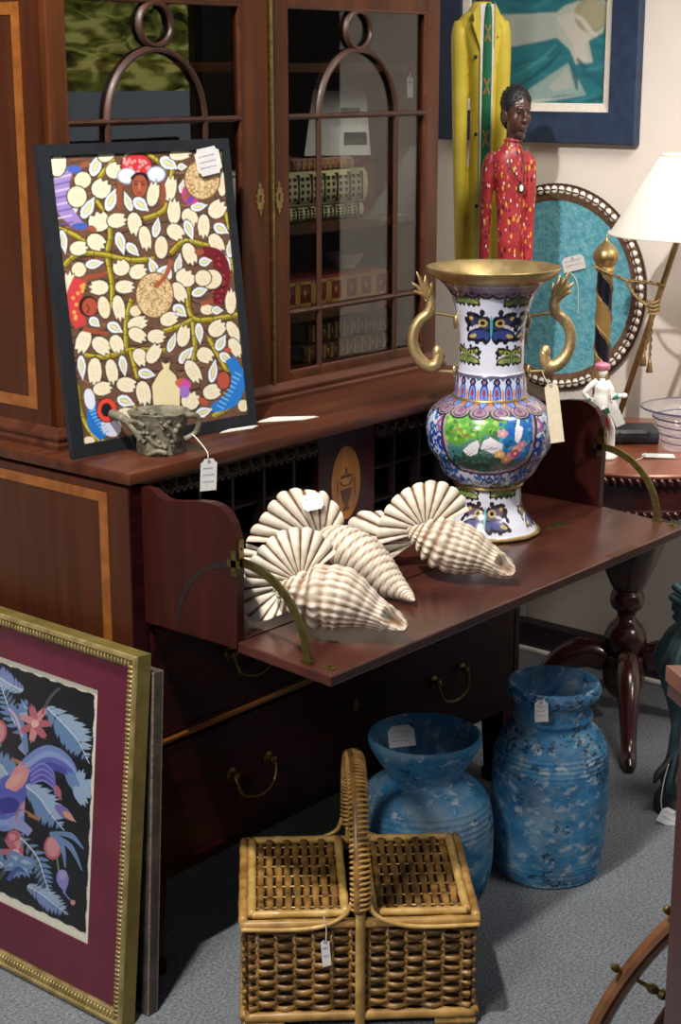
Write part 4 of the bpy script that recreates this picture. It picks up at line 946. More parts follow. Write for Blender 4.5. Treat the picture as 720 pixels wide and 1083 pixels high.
for mir in (False, True):
    hp = [(98, 112, 9), (112, 160, 15), (122, 205, 19), (110, 245, 20), (80, 270, 20), (54, 310, 20), (45, 360, 20), (54, 405, 21), (78, 445, 23), (110, 468, 24), (140, 462, 22), (152, 435, 20), (156, 408, 17), (158, 395, 10)]
    sg = (vc-CAM).dot(FWD)/FPX/4
    Q = crom([(*HL(x, y, mir), r_*sg) for x, y, r_ in hp], 8)
    bm = B(); tube(bm, [q[:3] for q in Q], [q[3]*1.12 for q in Q], 20); bm.transform(rotv)
    ball(bm, rotv @ HL(150, 408, mir), (.0105, .011, .015), 16); hd = obj('fish_handle', bm, M['gold'], vase, smooth=50)
    bm = B()
    for (a, b_, c) in (((112, 185), (90, 132), (63, 72)), ((110, 185), (80, 146), (42, 116)), ((110, 190), (84, 165), (50, 150)), ((114, 180), (106, 130), (100, 86)), ((116, 185), (124, 150), (128, 116))):
        for dy in (-.006, .006):
            pts = crom([tuple(HL(*q, mir)+V((0, dy*k, 0))) for k, q in enumerate((a, b_, c))], 6); tube(bm, pts, [.0105*(1-.93*(i/(len(pts)-1))**1.7) for i in range(len(pts))], 8, flat=(1, .6))
    bm.transform(rotv); obj('tail_fin', bm, M['gold'], hd, smooth=50)
    bm = B()
    tube(bm, [HL(110, 243, mir), HL(170, 248, mir), HL(226, 258, mir)], .0034, 10); ball(bm, HL(228, 280, mir), (.006, .008, .016), 14)
    bm.transform(rotv); obj('mount', bm, M['gold_s'], hd, smooth=50); bm = B()
    tube(bm, [HL(110, 478, mir), HL(150, 490, mir), HL(222, 492, mir)], .0034, 10); ball(bm, HL(220, 490, mir), (.005, .007, .014), 14)
    bm.transform(rotv); obj('mount', bm, M['gold_s'], hd, smooth=50)
pt = on(586, 437, 1, -.20); pt = vc+RGT*((586-518)*.00203)+V((0, 0, 0)); pt.z = onplane(586, 437, vc+RGT*.13, V((-RGT.y, RGT.x, 0))).z
pl_ = lambda px, py: onplane(px, py, vc-V((-RGT.y, RGT.x, 0))*.085, V((-RGT.y, RGT.x, 0)))
pt = pl_(586, 437)
tag('long buff tag hanging from a fish handle of the cloisonne vase', pt, (-.74, -.66, .05), .0285, .124, 8, [pl_(573.5, 393)-V((0,0,0)), pl_(576, 400), pl_(580.5, 407)+V((-.0006, -.0005, 0))], shape='clip', mat='paper_y', lines=0)
# ================================================================ blue jars
def jarmat(name, seed, white=.62, dark=.66):
    m, nt, n, l, b = newmat(name)
    tc = n.new('ShaderNodeTexCoord'); mp = n.new('ShaderNodeMapping'); mp.inputs['Location'].default_value = (seed, seed*.7, seed*.3); l.new(tc.outputs['Object'], mp.inputs['Vector'])
    def nz(sc, det=5, dist=0):
        q = n.new('ShaderNodeTexNoise'); q.inputs['Scale'].default_value = sc; q.inputs['Detail'].default_value = det; q.inputs['Distortion'].default_value = dist; q.inputs['Roughness'].default_value = .65
        l.new(mp.outputs['Vector'], q.inputs['Vector']); return q
    mp.inputs['Scale'].default_value = (1, 1, 1.4)
    r0 = ramp(n, [(.32, L4((30, 88, 134))), (.52, L4((58, 128, 174))), (.7, L4((112, 162, 192)))]); l.new(nz(12).outputs['Fac'], r0.inputs['Fac'])
    def over(base, src, lo, hi, colr, k=1.0):
        rr = ramp(n, [(lo, (0, 0, 0, 1)), (hi, (k, k, k, 1))]); l.new(src.outputs['Fac'], rr.inputs['Fac'])
        x = n.new('ShaderNodeMix'); x.data_type = 'RGBA'; x.inputs[7].default_value = L4(colr); l.new(rr.outputs['Color'], x.inputs[0]); l.new(base, x.inputs[6]); return x.outputs[2], rr
    c, _ = over(r0.outputs['Color'], nz(9, 9, .4), .47, .68, (136, 156, 168), .8)
    c, w = over(c, nz(34, 10, .2), white, white+.10, (182, 192, 196), .8)
    # dark chips, only where a broad patch of wear lets them
    pa, ch = nz(7, 3), nz(75, 6, .1); mu = n.new('ShaderNodeMath'); mu.operation = 'MULTIPLY'
    pr = ramp(n, [(.42, (.55, .55, .55, 1)), (.6, (1, 1, 1, 1))]); l.new(pa.outputs['Fac'], pr.inputs['Fac']); l.new(pr.outputs['Color'], mu.inputs[0]); l.new(ch.outputs['Fac'], mu.inputs[1])
    dr_ = ramp(n, [(dark, (0, 0, 0, 1)), (dark+.03, (.85, .85, .85, 1))]); l.new(mu.outputs[0], dr_.inputs['Fac'])
    x = n.new('ShaderNodeMix'); x.data_type = 'RGBA'; x.inputs[7].default_value = L4((30, 40, 50)); l.new(dr_.outputs['Color'], x.inputs[0]); l.new(c, x.inputs[6]); c = x.outputs[2]
    l.new(c, b.inputs['Base Color']); b.inputs['Roughness'].default_value = .62; b.inputs['Specular IOR Level'].default_value = .3
    bp = n.new('ShaderNodeBump'); bp.inputs['Strength'].default_value = .45; bp.inputs['Distance'].default_value = .004; l.new(nz(50, 6).outputs['Fac'], bp.inputs['Height']); l.new(bp.outputs['Normal'], b.inputs['Normal'])
    return m
def grooves(prof, zones):
    out = []
    for r, z in [tuple(p) for p in crom(prof, 10)]:
        for z0, z1, pitch in zones:
            if z0 < z < z1: r += .0011*math.sin(2*PI*z/pitch)
        out.append((max(r, 0), z))
    return out
def wob(s): return lambda a, z, j: 1+.012*mnoise.noise(V((math.cos(a)*1.3+s, math.sin(a)*1.3, z*5)))+.004*mnoise.noise(V((math.cos(a)*6, math.sin(a)*6+s, z*30)))
def jar(label, x, y, outer, inner, zones, m, seed):
    t = thing('clay_jar', label, 'jar', (x, y, 0), .4, group='weathered blue jars')
    obj('body', lathe(B(), grooves(outer, zones), 96, rfun=wob(seed)), m, t, smooth=True)
    obj('mouth', lathe(B(), [tuple(p) for p in crom(inner, 8)], 96, rfun=wob(seed)), m, t, smooth=True)
    return t
jar('tall weathered blue jar with small collared mouth and a tag tied at its neck', .884, -.323,
    [(0, .002), (.06, .001), (.108, .002), (.114, .01), (.1185, .04), (.1235, .09), (.126, .14), (.127, .19), (.1265, .235), (.1245, .270), (.119, .295), (.109, .316), (.096, .331), (.0855, .339), (.0815, .346), (.0825, .353), (.0865, .358), (.0870, .364), (.0825, .371), (.0800, .380), (.0805, .390), (.088, .400), (.0985, .408), (.1025, .417), (.1025, .427), (.0985, .435), (.094, .437)],
    [(.094, .437), (.088, .432), (.078, .420), (.068, .402), (.062, .38), (.06, .34), (.07, .30), (.09, .26), (.10, .15), (.09, .03), (0, .02)],
    [(.02, .075, .011), (.255, .30, .010)], jarmat('tall_jar_paint', 3.1, .535, .525), 2.0)
jar('squat weathered blue jar with wide funnel mouth, directly behind the basket', .628, -.172,
    [(0, .002), (.07, .001), (.122, .002), (.131, .010), (.142, .035), (.1485, .075), (.1495, .12), (.1485, .16), (.144, .19), (.135, .215), (.121, .234), (.103, .247), (.086, .254), (.0775, .260), (.0775, .269), (.084, .280), (.095, .297), (.108, .318), (.116, .334), (.1195, .346), (.119, .354), (.115, .3575)],
    [(.115, .3575), (.110, .353), (.098, .330), (.082, .300), (.068, .280), (.060, .264), (.06, .245), (.08, .225), (.11, .19), (.12, .1), (.1, .03), (0, .02)],
    [(.15, .22, .012)], jarmat('squat_jar_paint', 8.3, .555, .545), 5.0)
pj_ = on(572, 750, 1, -.405); d = (V((.88, -.32, 0))-CAM).length
pj_ = at(572.5, 752, 3.436)
tag('small white tag hanging at the neck of the tall blue jar', pj_, (-.76, -.62, .15), .028, .046, 2, [at(578, 737, 3.432), at(573, 741, 3.434), pj_+V((0, 0, .020))], lines=3)
pj2 = onplane(424.5, 778.5, V((.628, -.172, .318)), V((-.60, -.62, .50)))
tag('white label lying inside the funnel mouth of the squat blue jar', at(424.5, 778.5, 3.448), (-.70, -.45, .62), .056, .046, 10, shape='clip', lines=3)

# ================================================================ wicker picnic basket
M['cane'] = mk('varnished_cane', (132, 96, 44), (182, 142, 78), rough=.38, coat=.2, scale=28)
M['cane_pale'] = mk('pale_cane', (168, 130, 64), (206, 172, 104), rough=.35, coat=.25, scale=30)
M['weave'] = mk('woven_rattan', (84, 58, 26), (150, 112, 58), rough=.42, coat=.15, scale=34, detail=3)
M['weave_pale'] = mk('pale_rattan', (150, 112, 56), (190, 150, 86), rough=.42, coat=.1, scale=34)
BA = math.atan2(-.735, .679); BX, BY = .4230, .325
bo = V((.2455, -.2965, 0))
bs = thing('picnic_basket', 'wicker picnic basket with two lids and a tall wrapped handle', 'basket', bo, BA)
w2, d2, Hb = BX/2, BY/2, .212
def weave(bm, w, h, sp, rows, org, ux, uy, un, rad=.0042, amp=.0042, pal=None, stake_bm=None, sr=.0040, flat=(1, .62)):
    org, ux, uy, un = V(org), V(ux), V(uy), V(un); ns = max(2, round(w/sp)); sp = w/ns
    for k in range(rows):
        y = h*(k+.5)/rows; pts = []
        for i in range(ns*5+1):
            x = w*i/(ns*5); pts.append(org+ux*x+uy*(y+.0008*math.sin(x*90+k))+un*(amp*math.cos(PI*x/sp+(k % 2)*PI)))
        rr = [rad*(.86+.24*abs(math.cos(PI*i/5))) for i in range(len(pts))]
        tube(bm, pts, rr, 6, flat=flat)
    if stake_bm is not None:
        for i in range(ns): 
            x = sp*(i+.5); tube(stake_bm, [org+ux*x, org+ux*x+uy*h], sr, 6)
bm, sb = B(), B(); zb = .034; hh = Hb-zb-.006
nr = 16
weave(bm, BX-.016, hh, .0335, nr, (-w2+.008, -d2+.006, zb), (1, 0, 0), (0, 0, 1), (0, -1, 0), rad=.0054, amp=.0062, stake_bm=sb, flat=(.75, 1.05))
weave(bm, BX-.016, hh, .0335, nr, (w2-.008, d2-.006, zb), (-1, 0, 0), (0, 0, 1), (0, 1, 0), rad=.0054, amp=.0062, stake_bm=sb, flat=(.75, 1.05))
weave(bm, BY-.012, hh, .0335, nr, (w2-.006, -d2+.006, zb), (0, 1, 0), (0, 0, 1), (1, 0, 0), rad=.0054, amp=.0062, stake_bm=sb, flat=(.75, 1.05))
weave(bm, BY-.012, hh, .0335, nr, (-w2+.006, d2-.006, zb), (0, -1, 0), (0, 0, 1), (-1, 0, 0), rad=.0054, amp=.0062, stake_bm=sb, flat=(.75, 1.05))
obj('woven_wall', bm, M['weave'], bs, smooth=True); obj('stakes', sb, M['weave_pale'], bs, smooth=True)
obj('lining', boxes((-w2+.014, w2-.014, -d2+.014, -d2+.016, zb, Hb-.01), (-w2+.014, w2-.014, d2-.016, d2-.014, zb, Hb-.01), (-w2+.014, -w2+.016, -d2+.016, d2-.016, zb, Hb-.01), (w2-.016, w2-.014, -d2+.016, d2-.016, zb, Hb-.01), (-w2+.014, w2-.014, -d2+.014, d2-.014, zb, zb+.003)), mk('basket_inside', (40, 24, 12), (54, 34, 18), rough=.8), bs)
def pole(bm, a, b_, r, nodes=3):
    a, b_ = V(a), V(b_); n_ = 30; rr = []; pts = []
    for i in range(n_+1):
        t = i/n_; k = min(abs(t-(j+.6)/nodes) for j in range(nodes)); pts.append(a.lerp(b_, t)); rr.append(r*(1+.14*math.exp(-(k*n_/1.2)**2)))
    tube(bm, pts, rr, 10); return bm
for z in (.024,):
    for a, b_ in (((-w2, -d2, z), (w2, -d2, z)), ((-w2, d2, z), (w2, d2, z)), ((-w2, -d2, z), (-w2, d2, z)), ((w2, -d2, z), (w2, d2, z))): obj('base_rail', pole(B(), a, b_, .0095), M['cane'], bs, smooth=True)
for x in (-w2+.035, w2-.035):
    for y in (-d2, d2): obj('foot', pole(B(), (x-.038, y, .0078), (x+.038, y, .0078), .0075, 1), M['cane'], bs, smooth=True)
zt = Hb+.002
for a, b_ in (((-w2-.006, -d2-.004, zt), (w2+.006, -d2-.004, zt)), ((-w2-.004, d2+.004, zt), (w2+.004, d2+.004, zt)), ((-w2, -d2, zt+.004), (-w2, d2, zt+.004)), ((w2, -d2, zt+.004), (w2, d2, zt+.004))): obj('top_rail', pole(B(), a, b_, .0088), M['cane'], bs, smooth=True)
for s in (-1, 1):     # thin cane that swings from the corners up to the handle
    for y in (-d2-.014, d2+.012):
        k = 1 if y < 0 else .8
        bm = B(); tube(bm, crom([(s*(w2+.004), y, zt-.004), (s*w2*.6, y, zt-.006), (s*w2*.32, y, zt+.0), (s*.028, y-.002*s, zt+.020*k), (s*.016, y, zt+.045)], 8), .0042, 8); obj('bent_cane', bm, M['cane_pale'], bs, smooth=True)
for s in (-1, 1):
    x0, x1 = (-w2+.016, -.026) if s < 0 else (.026, w2-.016)
    y0, y1 = -d2+.014, d2-.012; zl = zt+.010
    ld = obj('lid', box(B(), x0+.004, x1-.004, y0+.004, y1-.004, zl-.0105, zl-.009), bpy.data.materials['basket_inside'], bs)
    for x_ in (x0, x1): obj('lid_rail', pole(B(), (x_, y0, zl), (x_, y1, zl), .0082), M['cane_pale'], ld, smooth=True)
    for y_ in (y0, y1): obj('lid_rail', pole(B(), (x0, y_, zl), (x1, y_, zl), .0078, 2), M['cane_pale'], ld, smooth=True)
    bm, sb = B(), B()
    weave(bm, y1-y0-.016, x1-x0-.016, .040, 9, (x0+.008, y0+.008, zl-.002), (0, 1, 0), (1, 0, 0), (0, 0, 1), rad=.0072, amp=.0042, stake_bm=sb, sr=.0017, flat=(1, .5))
    obj('lid_weave', bm, M['weave'], ld, smooth=True); obj('lid_cane', sb, M['cane_pale'], ld, smooth=True)
# handle: arch from front to back, wrapped; a flat strap runs down the front and back
HT = .452
arch = [(0, -d2-.012, .010), (0, -d2-.012, .12), (0, -d2-.014, zt+.02), (0, -d2-.002, .33), (0, -d2+.055, .415), (0, -.05, HT-.008), (0, 0, HT), (0, .05, HT-.008), (0, d2-.055, .415), (0, d2+.002, .33), (0, d2+.014, zt+.02), (0, d2+.012, .12), (0, d2+.012, .010)]
Pc = crom(arch, 14)
lo_ = [p for p in Pc if p[1] < 0 and p[2] < zt+.03]; hi_ = [p for p in Pc if p[2] >= zt+.022]; lo2 = [p for p in Pc if p[1] > 0 and p[2] < zt+.03]
hd = obj('handle', tube(B(), hi_, .0165, 12, flat=(1.0, .62)), M['weave'], bs, smooth=True)
bm = B(); L_ = np.array(hi_); seg = np.r_[0, np.cumsum(np.linalg.norm(np.diff(L_, axis=0), axis=1))]; pts = []
turns = 64; Ntot = turns*12
for i in range(Ntot+1):
    s_ = seg[-1]*i/Ntot; p = V([np.interp(s_, seg, L_[:, k]) for k in range(3)]); q = V([np.interp(min(s_+.002, seg[-1]), seg, L_[:, k]) for k in range(3)]); q0 = V([np.interp(max(s_-.002, 0), seg, L_[:, k]) for k in range(3)])
    T_ = (q-q0).normalized(); u = V((1, 0, 0)); w = T_.cross(u); a = 2*PI*i/12; pts.append(p+u*math.cos(a)*.0175+w*math.sin(a)*.0112)
tube(bm, pts, .0030, 5); obj('wrapping', bm, M['weave_pale'], hd, smooth=True)
for q in (lo_, lo2): obj('handle_strap', tube(B(), q, .0125, 10, flat=(1, .5)), M['cane_pale'], bs, smooth=True)
pb = bs.matrix_basis @ V((-.064, -d2-.019, .150))
pk = lambda px, py: onplane(px, py, bs.matrix_basis @ V((0, -d2-.019, 0)), V((math.sin(BA), -math.cos(BA), 0)))
pb = pk(344.5, 1008)
tag('small white tag dangling on a thread from the front rim of the picnic basket', pb, (-.55, -.80, .1), .016, .050, 3, [pk(342.5, 970), pk(345, 982), pb+V((0, 0, .022))], lines=2)

# ================================================================ frames leaning on the desk's side
M['giltwood'] = mk('gilt_wood', (140, 122, 74), (178, 160, 110), rough=.42, metal=.5, scale=30, bump=.15, bscale=120)
M['giltside'] = mk('gilt_wood_side', (112, 100, 50), (136, 122, 66), rough=.5, metal=.4, scale=20)
M['maroon'] = mk('maroon_mat', (96, 20, 46), (110, 28, 56), rough=.6, scale=8)
M['mat_white'] = mk('torn_edge_paper', (226, 224, 206), (236, 234, 218), rough=.8, scale=60)
ha = math.atan2(-1, 0.0)     # width runs towards the photographer along the desk's side
fw, fh = .62, .708
gm0 = planemat((0, 0, 0), ha, math.radians(5.8)); xv = V(gm0.col[0][:3]); yv = V(gm0.col[1][:3]); zv = V(gm0.col[2][:3])
br = V((-.172, -.083, 0))       # lower corner nearest the photographer
gm = gm0.copy(); o_ = V((br.x, br.y, .0045))-xv*fw; gm.col[3] = (o_.x, o_.y, o_.z, 1)
pf = thing('framed_print', 'gold framed print of blue bird and leaves on black, with maroon mat', 'picture', mat=gm)
gl = local_of(gm)
prof = [(0, -.036), (.0, -.004), (.002, 0), (.008, .001), (.0105, -.003), (.012, -.006), (.0225, -.008), (.024, -.006), (.0265, -.008), (.028, -.014), (.028, -.036)]
bm = B(); sweep(bm, [(-o2, h2) for o2, h2 in prof], rect(0, 0, fw, fh)); obj('frame', bm, M['giltwood'], pf)
bm = B(); sweep(bm, [(.0006, -.036), (.0006, -.004), (.0, -.004), (.0, -.036)], rect(0, 0, fw, fh)); obj('frame_side', bm, M['giltside'], pf, label='plain greenish gold outer edge')
bm = B()
for a, b_ in (((0, 0), (fw, 0)), ((fw, 0), (fw, fh)), ((fw, fh), (0, fh)), ((0, fh), (0, 0))):
    a, b_ = V((*a, 0)), V((*b_, 0)); d = (b_-a); Ln = d.length; d.normalize(); nn = V((-d.y, d.x, 0)); k = int(Ln/.0088)
    for i in range(2, k-2):
        c = a+d*(Ln*(i+.5)/k)+nn*.0172
        bmesh.ops.create_uvsphere(bm, u_segments=6, v_segments=4, radius=1, matrix=Matrix.Translation(c+V((0, 0, -.0055))) @ Matrix(((d.x, nn.x, 0, 0), (d.y, nn.y, 0, 0), (0, 0, 1, 0), (0, 0, 0, 1))) @ Matrix.Diagonal((.0037, .0088, .0050, 1)))
obj('beading', bm, M['giltwood'], pf, smooth=True)
c_tr = gl(101, 733); c_br = gl(82, 1000)
mx1, my1, my0 = c_tr.x, c_tr.y, c_br.y
mx1 = (c_tr.x+c_br.x)/2; mx0 = fw-mx1
bm = B(); q = [(.026, .026), (fw-.026, .026), (fw-.026, fh-.026), (.026, fh-.026)]; qi = [(mx0, my0), (mx1, my0), (mx1, my1), (mx0, my1)]
for k in range(4): prism(bm, [(*q[k], -.018), (*q[(k+1) % 4], -.018), (*qi[(k+1) % 4], -.018), (*qi[k], -.018)], (0, 0, .003))
obj('mat_board', bm, M['maroon'], pf)
bm = B(); rn = random.Random(5); pts = []
for (a, b_) in zip(qi, qi[1:]+qi[:1]):
    for i in range(60):
        t = i/60; pts.append((a[0]+(b_[0]-a[0])*t, a[1]+(b_[1]-a[1])*t))
obj('paper_sheet', prism(B(), [(x, y, -.0235) for x, y in rect(mx0-.005, my0-.005, mx1+.005, my1+.005)], (0, 0, .003)), M['mat_white'], pf)
ax0, ax1, ay0, ay1 = mx0+.013, mx1-.010, my0+.016, my1-.012
cw, chh = 340, 430
def TB(X, Y):
    p = gl(X/3.385, 680+Y/3.385); return ((p.x-ax0)/(ax1-ax0)*(cw-1), (ay1-p.y)/(ay1-ay0)*(chh-1))
cv = Canvas(cw, chh, (17, 19, 27), TB)
PALE, MID, DEEP, PINK, ROSE, VIO = (150, 176, 204), (104, 136, 180), (66, 84, 150), (204, 140, 146), (176, 98, 112), (92, 92, 172)
def frond(spine, w, c, c2, n=14):
    P = crom(spine, 8); k = len(P)
    for i in range(n):
        f = (i+.5)/n; q = P[int(f*(k-1))]; q2 = P[min(int(f*(k-1))+1, k-1)]; a = math.degrees(math.atan2(-(q2[1]-q[1]), q2[0]-q[0])); ww = w*math.sin(PI*min(f*.9+.12, 1))
        for s in (-1, 1):
            aa = a+s*52; cv.petal(q[0]+ww*.45*math.cos(math.radians(aa)), q[1]-ww*.45*math.sin(math.radians(aa)), ww, ww*.34, aa, c if s > 0 else c2)
    cv.stroke(spine, [6, 3], (190, 206, 222))
frond([(140, 240), (200, 300), (250, 360), (290, 440)], 74, PALE, MID, 16)
frond([(60, 520), (110, 560), (150, 620), (200, 680)], 70, PALE, MID, 16)
frond([(70, 880), (120, 910), (170, 950), (216, 985)], 50, (150, 176, 204), (120, 140, 190), 14)
frond([(30, 690), (100, 770), (130, 850), (150, 910)], 46, MID, (96, 120, 150), 12)
for a, ln in ((200, 90), (250, 80), (300, 80), (150, 70), (345, 70)): cv.petal(45+ln*.3*math.cos(math.radians(a)), 790-ln*.3*math.sin(math.radians(a)), ln, 44, a, MID, jag=1); cv.petal(45+ln*.3*math.cos(math.radians(a)), 790-ln*.3*math.sin(math.radians(a)), ln*.6, 16, a, PALE)
cv.stroke([(0, 235), (30, 270), (55, 340), (66, 400)], [34, 30, 24, 14], MID); cv.stroke([(0, 240), (28, 275), (52, 345)], [8, 10, 6], (200, 170, 200))
for d, c in ((0, (112, 136, 196)), (24, (136, 158, 208)), (48, (92, 104, 184)), (70, (72, 72, 160))):
    cv.stroke([(30, 480+d*.4), (80, 420+d), (140, 388+d*.9), (200, 410+d*.8), (240, 470+d*.5), (238, 560)], [30, 30, 30, 22, 14, 5], c)
for d in range(7): cv.stroke([(80, 470+d*8), (120, 440+d*10), (160, 470+d*9), (168, 520+d*6)], [7, 8, 6, 3], (84, 84, 176) if d % 2 else (128, 128, 200))
cv.ell(10, 540, 56, 60, (86, 92, 180), 20); cv.petal(38, 490, 110, 60, 62, PINK, jag=1); cv.petal(24, 500, 84, 40, 40, (214, 160, 150)); cv.ell(0, 590, 40, 30, (56, 56, 140))
cv.stroke([(40, 600), (28, 640), (40, 660)], 7, (170, 110, 80)); cv.stroke([(60, 610), (110, 640), (70, 625)], 8, (160, 110, 70))
for k in range(7): cv.petal(96+28*math.cos(k*.9), 296-36*math.sin(k*.9), 66, 26, math.degrees(k*.9), PINK if k % 2 else ROSE, jag=1)
cv.ell(96, 296, 14, 14, (226, 180, 170)); cv.stroke([(130, 236), (160, 190), (186, 168)], 12, (72, 72, 84)); cv.stroke([(122, 262), (130, 236)], 8, (150, 90, 70))
for a in (20, 70, -20, 120, -60): cv.petal(244+26*math.cos(math.radians(a)), 530-30*math.sin(math.radians(a)), 80, 38, a, PALE if a % 40 else MID, jag=1)
cv.petal(205, 620, 96, 36, -40, (124, 104, 180)); cv.petal(218, 630, 60, 20, -40, (206, 150, 110)); cv.petal(180, 545, 60, 22, -70, ROSE)
cv.ell(160, 742, 32, 44, ROSE); cv.ell(160, 740, 24, 36, PINK); cv.stroke([(175, 780), (182, 830)], 5, (120, 150, 120))
for tx, ty in ((270, 748), (265, 826), (205, 815)): cv.stroke([(150, 690), ((150+tx)/2+14, (690+ty)/2-20), (tx, ty)], [10, 20, 3], MID)
cv.petal(196, 862, 84, 46, -80, (130, 130, 196)); cv.ell(196, 840, 16, 18, (160, 150, 200)); cv.stroke([(196, 900), (222, 930), (236, 935)], 5, MID); cv.ell(232, 940, 9, 9, PINK)
cv.stroke([(0, 655), (40, 660), (80, 690)], [30, 40, 26], (140, 150, 196)); cv.ell(20, 700, 24, 22, ROSE); cv.ell(16, 704, 12, 12, PINK); cv.stroke([(0, 860), (30, 820), (60, 830)], [16, 20, 4], DEEP)
# the half of the sheet outside the photograph: the same sprays turned about
half = cv.a[:, cw//2:]; empty = np.abs(cv.a[:, :cw//2]-np.array(L((17, 19, 27)))).sum(-1) < 1e-6
cv.a[:, :cw//2][empty] = half[::-1, ::-1][:, :cw//2][empty]
rn2 = np.random.RandomState(4)
for y in range(chh):                       # deckled edge of the printed area
    e = int(2+1.2*math.sin(y*.13)+rn2.rand()*2); cv.a[y, :e] = L((230, 228, 212)); cv.a[y, cw-e:] = L((230, 228, 212))
for x in range(cw):
    e = int(1.5+1.2*math.sin(x*.17)+rn2.rand()*2); cv.a[:e, x] = L((230, 228, 212)); cv.a[chh-e:, x] = L((230, 228, 212))
obj('print', artgrid('print', cv, ax0, ay0, ax1, ay1, -.0198), M['art'], pf)
obj('glazing', box(B(), .026, fw-.026, .026, fh-.026, -.0125, -.0110), glassmat('picture_glass', (252, 252, 252), 1.3), pf)
obj('backing', box(B(), .020, fw-.020, .020, fh-.020, -.034, -.026), M['black'], pf)
# second frame
M['greywood'] = mk('scuffed_grey_frame', (52, 46, 44), (78, 70, 66), rough=.55, scale=20, bump=.1)
M['worn'] = mk('worn_edge', (130, 112, 96), (90, 78, 70), rough=.6, scale=90)
h2_ = .668; sm0 = planemat((0, 0, 0), math.atan2(-1, 0.0), math.radians(3.5)); xv2 = V(sm0.col[0][:3]); zv2 = V(sm0.col[2][:3])
b2 = V((-.104, -.086, .0018)); o2 = b2-xv2*.60; sm = sm0.copy(); sm.col[3] = (o2.x, o2.y, o2.z, 1)
sf = thing('picture_frame', 'dark scuffed picture frame standing between the gold frame and the desk', 'picture', mat=sm)
sp = [(0, -.024), (0, -.002), (.003, 0), (.022, 0), (.026, -.006), (.026, -.024)]
bm = B(); sweep(bm, [(-a, c) for a, c in sp], rect(0, 0, .60, h2_)); obj('frame', bm, M['greywood'], sf)
bm = B(); sweep(bm, [(.0004, -.0245), (.0004, -.0225), (-.001, -.0225), (-.001, -.0245)], rect(0, 0, .60, h2_)); sweep(bm, [(.0004, -.003), (.0004, -.0008), (-.0012, -.0002), (-.003, -.0)], rect(0, 0, .60, h2_)); obj('worn_arris', bm, M['worn'], sf, label='rubbed pale edge')
obj('panel', box(B(), .02, .58, .02, h2_-.02, -.018, -.012), M['greywood'], sf)
# ================================================================ round pedestal table by the wall
TCX, TCY, TH, TR = 1.700, -.030, .776, .342
tb = thing('pedestal_table', 'round dark pedestal table with rope-carved edge and turned column, beside the white wall', 'table', (TCX, TCY, 0), FACE)
M['tablewood'] = wood('table_mahogany', (40, 14, 16), (64, 25, 25), 'X', rough=.25, coat=.35)
M['tabletop'] = wood('table_top_wood', (126, 66, 44), (154, 88, 60), 'X', rough=.3, coat=.3)
obj('top', lathe(B(), [(0, TH), (TR-.004, TH), (TR, TH-.004), (TR-.002, TH-.010), (0, TH-.010)], 96), M['tabletop'], tb, smooth=40)
def gadroon(z, R, n=110):
    bm = B()
    for i in range(n):
        a = 2*PI*i/n; m_ = Matrix.Rotation(a, 4, 'Z') @ Matrix.Translation((R, 0, z)) @ Matrix.Rotation(.5, 4, 'X') @ Matrix.Diagonal((.010, .0078, .0135, 1))
        bmesh.ops.create_uvsphere(bm, u_segments=8, v_segments=6, radius=1, matrix=m_)
    return bm
obj('rope_moulding', gadroon(TH-.020, TR-.004), M['tablewood'], tb, smooth=True)
obj('apron', lathe(B(), [(TR-.012, TH-.010), (TR-.010, TH-.03), (TR-.016, TH-.034), (TR-.016, TH-.092), (TR-.01, TH-.094), (TR-.012, TH-.112), (0, TH-.112)], 96), M['tablewood'], tb, smooth=30)
obj('rope_moulding', gadroon(TH-.103, TR-.010), M['tablewood'], tb, smooth=True)
obj('column', lathe(B(), [tuple(p) for p in crom([(.135, TH-.112), (.118, .60), (.094, .52), (.070, .456), (.050, .408), (.041, .390), (.037, .384), (.043, .374), (.0455, .356), (.041, .338), (.029, .326), (.0245, .314), (.029, .301), (.046, .282), (.056, .256), (.055, .234), (.046, .215), (.041, .208), (.052, .204), (.056, .19), (.055, .13), (.035, .09), (0, .085)], 6)], 64), M['tablewood'], tb, smooth=35)
for k in range(4):
    a = -PI/2-.10+k*PI/2; bm = B()
    pts = [(.05, .19, .030), (.10, .205, .034), (.15, .19, .033), (.19, .15, .029), (.222, .10, .024), (.25, .055, .021), (.275, .028, .021), (.305, .016, .018), (.325, .012, .010)]
    Q = crom(pts, 6); tube(bm, [(q[0], 0, q[1]) for q in Q], [q[2]*1.22 for q in Q], 12, flat=(.8, 1.0))
    for v in bm.verts: v.co.z = max(v.co.z, .0015)
    bm.transform(Matrix.Rotation(a, 4, 'Z')); lg = obj('leg', bm, M['tablewood'], tb, smooth=True)
    bm = B(); Q = crom([(.06, .222, .010), (.12, .236, .011), (.17, .205, .010), (.21, .15, .008)], 5); tube(bm, [(q[0], 0, q[1]) for q in Q], [q[2] for q in Q], 8); bm.transform(Matrix.Rotation(a, 4, 'Z')); obj('knee_carving', bm, M['tablewood'], lg, smooth=True)
